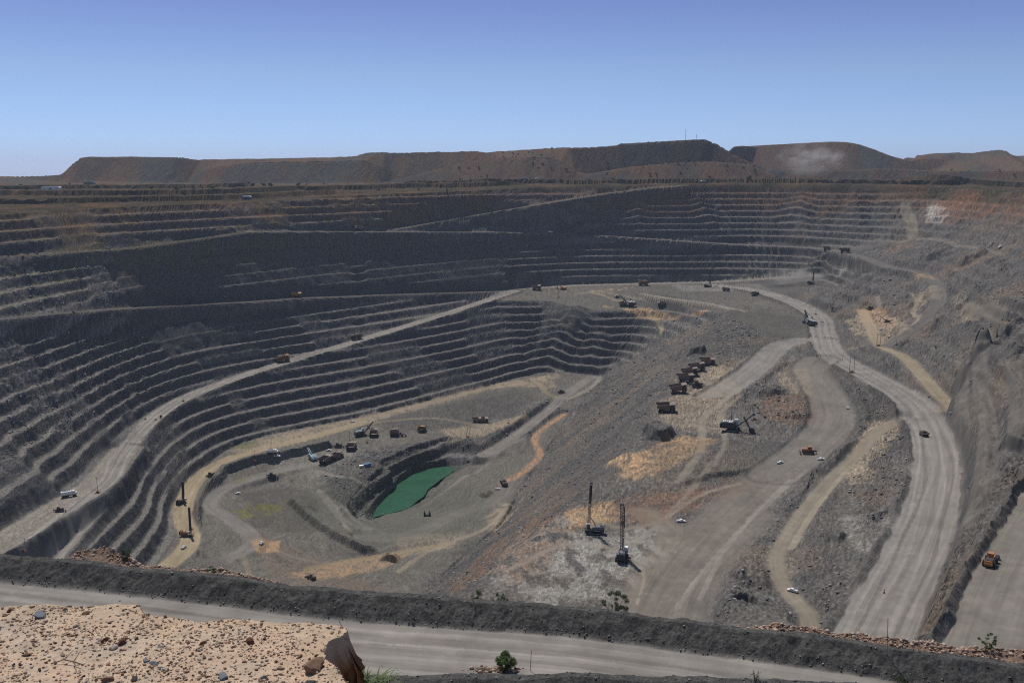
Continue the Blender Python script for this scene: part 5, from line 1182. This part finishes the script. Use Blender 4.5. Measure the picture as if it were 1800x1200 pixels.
for a in [(70, 1082, 24, 'grey', .5, 'dark grey slab near the far edge of the sandy ledge'), (552, 1178, 42, 'brown', .75, 'largest tan boulder at the cliff edge of the ledge'), (391, 1189, 26, 'grey', .35, 'flat blue-grey slab at the bottom of the ledge'),
          (256, 1161, 13, 'grey', .4, 'left of a close pair of flat blue-grey stones'), (270, 1166, 14, 'grey', .45, 'right of a close pair of flat blue-grey stones'), (184, 1127, 12, 'red', .9, 'small red-brown lump left of a larger one'), (213, 1131, 17, 'red', .8, 'dark red-brown clod beside a pale stone'),
          (200, 1139, 13, 'pale', .8, 'pale rounded stone below the red-brown clod'), (440, 1129, 16, 'red', 1.0, 'upright red stone right of the middle of the ledge'), (24, 1169, 7, 'dark', .9, 'left of two small round dark stones'), (35, 1168, 7, 'dark', .9, 'right of two small round dark stones'),
          (190, 1196, 17, 'brown', .8, 'brown clod cut off by the bottom edge'), (281, 1137, 11, 'grey', .3, 'thin blue-grey flake in the middle of the ledge'), (16, 1074, 9, 'red', .9, 'small red stone at the far left edge of the ledge'), (236, 1194, 14, 'dark', .5, 'dark splintered stone at the bottom of the ledge'),
          (46, 1151, 13, 'brown', .5, 'brown flat stone at the left of the ledge'), (115, 1073, 10, 'dark', .7, 'black stone right of the dark grey slab'), (150, 1080, 13, 'brown', .7, 'brown stone cluster near the far edge'), (545, 1200, 20, 'dark', .4, 'dark slab at the bottom below the largest boulder'), (357, 1131, 9, 'red', .9, 'reddish stone in the middle right of the ledge'),
          (527, 1153, 12, 'brown', .6, 'brown stone left of the largest boulder'), (492, 1175, 13, 'tan', .6, 'tan stone left of the largest boulder'), (465, 1193, 15, 'dark', .5, 'dark broken stones left of the boulder at the bottom')]:
    stone(*a[:5], a[5])
inside = lambda x, y: bool(inpoly(np.array([x]), np.array([y]), ledp)[0])
cnt = 0
while cnt < 190:
    u = rn.uniform(-10, 612); v = 1063 + (1200 - 1063) * rn.random() ** 1.15; x, y = W(u, v, LZ)[:2]
    if not inside(x, y) or (fbm(np.array([x / 1.2]), np.array([y / 1.2]), 2, 331)[0] < -.12 and rn.random() < .8): continue
    c_ = rn.choice(['tan', 'tan', 'pink', 'pink', 'pale', 'brown', 'brown', 'red', 'tan', 'tan', 'pale', 'tan', 'grey', 'dark']); stone(u, v, rn.choice([4, 5, 5, 6, 6, 7, 8]), c_, rn.choice([.5, .65, .8]), 'small loose stone lying among many on the sandy ledge', group='small stones on the sandy ledge'); cnt += 1

def scatter(name, pts, sizes, cols_, label, material, seed=1, flat=.7):
    """many small angular stones as one mass; pts (n,3)"""
    rs = np.random.RandomState(seed); m_ = bmesh.new(); bmesh.ops.create_icosphere(m_, subdivisions=1, radius=.5); bv = np.array([v.co[:] for v in m_.verts]); bf = np.array([[v.index for v in f.verts] for f in m_.faces]); m_.free()
    if len(pts) > 6000: bv = np.array([(1, 0, 0), (-1, 0, 0), (0, 1, 0), (0, -1, 0), (.2, .1, .9), (0, 0, -.8)]) * .55; bf = np.array([(0, 2, 4), (2, 1, 4), (1, 3, 4), (3, 0, 4), (2, 0, 5), (1, 2, 5), (3, 1, 5), (0, 3, 5)])
    n = len(pts); nv, nf = len(bv), len(bf)
    v = bv[None] * (1 + .35 * rs.randn(n, nv, 1).clip(-1, 1)) * (sizes[:, None, None]) * np.stack([.8 + .7 * rs.rand(n), .7 + .5 * rs.rand(n), flat * (.7 + .6 * rs.rand(n))], 1)[:, None]
    a = rs.rand(n) * 6.28; ca_, sa_ = np.cos(a)[:, None], np.sin(a)[:, None]; v = np.stack([v[..., 0] * ca_ - v[..., 1] * sa_, v[..., 0] * sa_ + v[..., 1] * ca_, v[..., 2]], -1) + pts[:, None]
    f = (bf[None] + (np.arange(n) * nv)[:, None, None]).reshape(-1, 3)
    me = bpy.data.meshes.new(name); me.vertices.add(n * nv); me.vertices.foreach_set('co', v.astype(np.float32).ravel()); me.loops.add(f.size); me.loops.foreach_set('vertex_index', f.astype(np.int32).ravel())
    me.polygons.add(len(f)); me.polygons.foreach_set('loop_start', np.arange(0, f.size, 3, dtype=np.int32)); me.update(calc_edges=True)
    ca2 = me.color_attributes.new('col', 'FLOAT_COLOR', 'POINT'); c4 = np.ones((n, nv, 4), np.float32); c4[..., :3] = cols_[:, None]; ca2.data.foreach_set('color', c4.ravel())
    me.materials.append(material); o = bpy.data.objects.new(name, me); C.objects.link(o); o['kind'] = 'stuff'; o['label'] = label; return o
rs = np.random.RandomState(5)
M_STN = mat('scattered_stone', attr='col', rough=.9, spec=.15, noise=(3, .75, 1.3))
PALT = np.array([(.42, .30, .20), (.40, .24, .17), (.52, .44, .35), (.24, .15, .10), (.40, .31, .23), (.14, .08, .06), (.38, .28, .20)])
uu, vv_ = rs.uniform(-30, 640, 9000), 1062 + 150 * rs.rand(9000) ** 1.2
pp = np.array([W(a, b, LZ)[:2] for a, b in zip(uu, vv_)]); dn_ = fbm(pp[:, 0] / 1.1, pp[:, 1] / 1.1, 3, 333); k_ = inpoly(pp[:, 0], pp[:, 1], ledp) & (rs.rand(9000) < .35 + .9 * ss(-.2, .3, dn_))
pp = pp[k_]; pz = ledz(pp[:, 0], pp[:, 1]); sz = .015 + .045 * rs.rand(len(pp)) ** 3
scatter('pebbles', np.stack([pp[:, 0], pp[:, 1], pz + sz * .15], 1)[:5990], sz[:5990], PALT[rs.randint(0, 7, len(pp))][:5990], 'small pebbles strewn over the sandy ledge', M_STN, 7)
# pink rubble windrows beyond the road berm
rp = []
for pts, _, wd in FGR:
    n = 2600; i_ = rs.randint(0, len(pts) - 1, n); f_ = rs.rand(n)[:, None]; p_ = pts[i_] * (1 - f_) + pts[i_ + 1] * f_; p_[:, 1] += rs.randn(n) * 1.7; p_[:, 0] += rs.randn(n) * .6; p_ = p_[(p_[:, 2] > .8) | (rs.rand(n) < .5)]; rp.append(p_[:, :2])
_hx, _hy = hit(862, 1178, lambda X, Y: height(X, Y)); rp.append(np.array([_hx, _hy]) + rs.randn(260, 2) * np.array([1.6, .5]))
rp = np.concatenate(rp); rz_ = height(rp[:, 0], rp[:, 1]); sz = .14 + .65 * rs.rand(len(rp)) ** 4
scatter('rubble', np.stack([rp[:, 0], rp[:, 1], rz_ + sz * .2], 1), sz, np.array([(.33, .22, .165), (.38, .28, .21), (.27, .18, .13), (.20, .155, .13), (.43, .34, .28)])[rs.randint(0, 5, len(rp))] , 'pinkish broken rubble along the outer side of the berm', M_STN, 8)
# grey gravel at the foot of the berms
gp = []
for pts, off in ((FGB, -4.6), (FGB, 4.0), (FGN, 3.2), (FGB, 0), (FGN, 0)):
    n = 1700; i_ = rs.randint(0, len(pts) - 1, n); f_ = rs.rand(n)[:, None]; p_ = pts[i_] * (1 - f_) + pts[i_ + 1] * f_; p_[:, 1] += off + rs.randn(n) * (.5 if off else 1.8); gp.append(p_[:, :2])
gp = np.concatenate(gp); gz_ = height(gp[:, 0], gp[:, 1]); sz = .10 + .36 * rs.rand(len(gp)) ** 4
scatter('gravel', np.stack([gp[:, 0], gp[:, 1], gz_ + sz * .15], 1), sz, np.array([(.17, .165, .16), (.10, .10, .10), (.30, .29, .28), (.075, .073, .07)])[rs.randint(0, 4, len(gp))], 'grey gravel fallen along the foreground berms', M_STN, 9)
# boulders on the rubble slopes
bp_ = []
for poly, amp_, fe in ROUGH:
    if amp_ < .85: continue
    P_ = np.array(poly); ar = (P_[:, 0].max() - P_[:, 0].min()) * (P_[:, 1].max() - P_[:, 1].min()); n = int(min(16000, ar * (.10 if amp_ > 1 else .06)))
    q = np.stack([rs.uniform(P_[:, 0].min(), P_[:, 0].max(), n), rs.uniform(P_[:, 1].min(), P_[:, 1].max(), n)], 1); q = q[inpoly(q[:, 0], q[:, 1], poly)]
    dn_ = fbm(q[:, 0] / 22, q[:, 1] / 22, 3, 341); q = q[rs.rand(len(q)) < ss(-.25, .3, dn_)]; bp_.append(q)
bp_ = np.concatenate(bp_)
_, MM = height(bp_[:, 0], bp_[:, 1], True); bz = _; k_ = MM['road'] < .2; bp_, bz = bp_[k_], bz[k_]
D_ = np.hypot(bp_[:, 0], bp_[:, 1]); sz = (.5 + 2.0 * rs.rand(len(bp_)) ** 5) * (.7 + D_ / 1600)
scatter('boulders', np.stack([bp_[:, 0], bp_[:, 1], bz + sz * .1], 1), sz, np.array([(.22, .215, .21), (.14, .138, .135), (.34, .33, .32), (.10, .098, .096), (.21, .18, .15)])[rs.randint(0, 5, len(bp_))], 'grey broken boulders covering the rubble slopes', M_STN, 10)
print('boulders', len(bp_))
# green plant hanging at the ledge's broken corner
t = empty('plant'); vs_, fs_ = [], []; x0, y0, z0 = *W(650, 1196, -10.2)[:2], -10.4
rn = random.Random(3)
for k in range(150):
    a = rn.uniform(0, 6.28); ln = rn.uniform(.25, .62); bx, by = rn.uniform(-.35, .35), rn.uniform(-.25, .25); out_ = rn.uniform(.6, 1.3); w0 = rn.uniform(.014, .032); pr = None
    for q in range(6):
        f_ = q / 5; px_ = x0 + bx + math.cos(a) * out_ * ln * f_; py_ = y0 + by + math.sin(a) * out_ * ln * f_; pz_ = z0 + ln * (1.5 * f_ - 1.0 * f_ * f_ * out_ * 1.2)
        wq = w0 * (1 - .85 * f_); i_ = len(vs_); vs_ += [(px_ - math.sin(a) * wq, py_ + math.cos(a) * wq, pz_), (px_ + math.sin(a) * wq, py_ - math.cos(a) * wq, pz_)]
        if q: fs_.append((i_ - 2, i_ - 1, i_ + 1, i_))
me = bpy.data.meshes.new('foliage'); me.from_pydata(vs_, [], fs_); me.materials.append(leaf_mat('grass_green', (.075, .105, .035))); o = bpy.data.objects.new('foliage', me); C.objects.link(o); o.parent = t
MB().cyl((x0, y0, z0 - .8), (x0, y0, z0 + .15), .05, .03, n=6).build('stem', M_BARK, t); t['label'] = 'arching green plant growing below the broken corner of the sandy ledge'; t['category'] = 'plant'
# dry twig on the ledge
x, y = ledhit(116, 1168); z_ = float(ledz(np.array([x]), np.array([y]))[0]) + .02; m_ = MB(); pt = [Vector((x - .25, y, z_)), Vector((x - .05, y + .05, z_ + .05)), Vector((x + .12, y + .02, z_ + .03)), Vector((x + .3, y - .06, z_ + .02))]
for a, b in zip(pt, pt[1:]): m_.cyl(a, b, .012, .009, n=5)
m_.cyl(pt[1], pt[1] + Vector((.06, .22, .05)), .009, .004, n=5).cyl(pt[2], pt[2] + Vector((.04, .2, .09)), .009, .004, n=5).cyl(pt[2], pt[2] + Vector((.12, -.18, .02)), .009, .004, n=5)
o = m_.build('twig', M_BARK); o['label'] = 'dry forked twig lying on the sand at left'; o['category'] = 'twig'

# ------------------------------------------------------------------ dust and haze
def plume(u, v, Y, rx, ry, rz, dens, label, zoff=0):
    x, y, z_ = W(u, v, -1) if False else (*WY(u, Y, 0)[:2], 0)
    d = ray(u, v); z_ = d[2] / d[1] * Y; x = d[0] / d[1] * Y
    m_ = bmesh.new(); bmesh.ops.create_icosphere(m_, subdivisions=3, radius=1); me = bpy.data.meshes.new('dust_cloud'); m_.to_mesh(me); m_.free()
    mt = bpy.data.materials.new('dust'); mt.use_nodes = True; n = mt.node_tree; n.nodes.clear(); ou = n.nodes.new('ShaderNodeOutputMaterial'); pv = n.nodes.new('ShaderNodeVolumePrincipled')
    pv.inputs['Color'].default_value = (.85, .80, .74, 1); pv.inputs['Anisotropy'].default_value = .2
    tc = n.nodes.new('ShaderNodeTexCoord'); ln = n.nodes.new('ShaderNodeVectorMath'); ln.operation = 'LENGTH'; n.links.new(tc.outputs['Object'], ln.inputs[0])
    fo = n.nodes.new('ShaderNodeMapRange'); fo.inputs[1].default_value = .0; fo.inputs[2].default_value = 1.0; fo.inputs[3].default_value = 1; fo.inputs[4].default_value = 0; n.links.new(ln.outputs['Value'], fo.inputs[0])
    ns = n.nodes.new('ShaderNodeTexNoise'); ns.inputs['Scale'].default_value = 2.3; ns.inputs['Detail'].default_value = 4; n.links.new(tc.outputs['Object'], ns.inputs['Vector'])
    mr_ = n.nodes.new('ShaderNodeMapRange'); mr_.inputs[1].default_value = .44; mr_.inputs[2].default_value = .72; n.links.new(ns.outputs['Fac'], mr_.inputs[0])
    m1 = n.nodes.new('ShaderNodeMath'); m1.operation = 'MULTIPLY'; n.links.new(fo.outputs[0], m1.inputs[0]); n.links.new(mr_.outputs[0], m1.inputs[1])
    m2 = n.nodes.new('ShaderNodeMath'); m2.operation = 'MULTIPLY'; m2.inputs[1].default_value = dens; n.links.new(m1.outputs[0], m2.inputs[0]); n.links.new(m2.outputs[0], pv.inputs['Density']); n.links.new(pv.outputs[0], ou.inputs['Volume'])
    me.materials.append(mt); o = bpy.data.objects.new('dust_cloud', me); C.objects.link(o); o.location = (x, y, z_); o.scale = (rx, ry, rz); o['kind'] = 'stuff'; o['label'] = label
plume(1425, 280, 2250, 85, 60, 42, .048, 'tan dust cloud rising beside the far right dumps')
plume(1398, 487, 1690, 62, 30, 18, .16, 'white dust drifting beside the far drill rig')
bm = bmesh.new(); bmesh.ops.create_cube(bm, size=1); me = bpy.data.meshes.new('haze'); bm.to_mesh(me); bm.free()
mt = bpy.data.materials.new('haze'); mt.use_nodes = True; n = mt.node_tree; n.nodes.clear(); ou = n.nodes.new('ShaderNodeOutputMaterial'); pv = n.nodes.new('ShaderNodeVolumePrincipled')
pv.inputs['Color'].default_value = (.72, .82, .97, 1); pv.inputs['Density'].default_value = HAZE; pv.inputs['Anisotropy'].default_value = .3; n.links.new(pv.outputs[0], ou.inputs['Volume'])
me.materials.append(mt); hz_ = bpy.data.objects.new('haze', me); C.objects.link(hz_); hz_['kind'] = 'stuff'; hz_['label'] = 'thin blue haze filling the pit'
zlo = float(gz.min()) - 3; zlo = min(zlo, -470.0)
hz_.scale = (16000, 9800, 130 - zlo); hz_.location = (0, 4900 - 60, (130 + zlo) / 2)
for o in list(C.objects):
    if o.type == 'MESH' and o.name.startswith('load'): pass
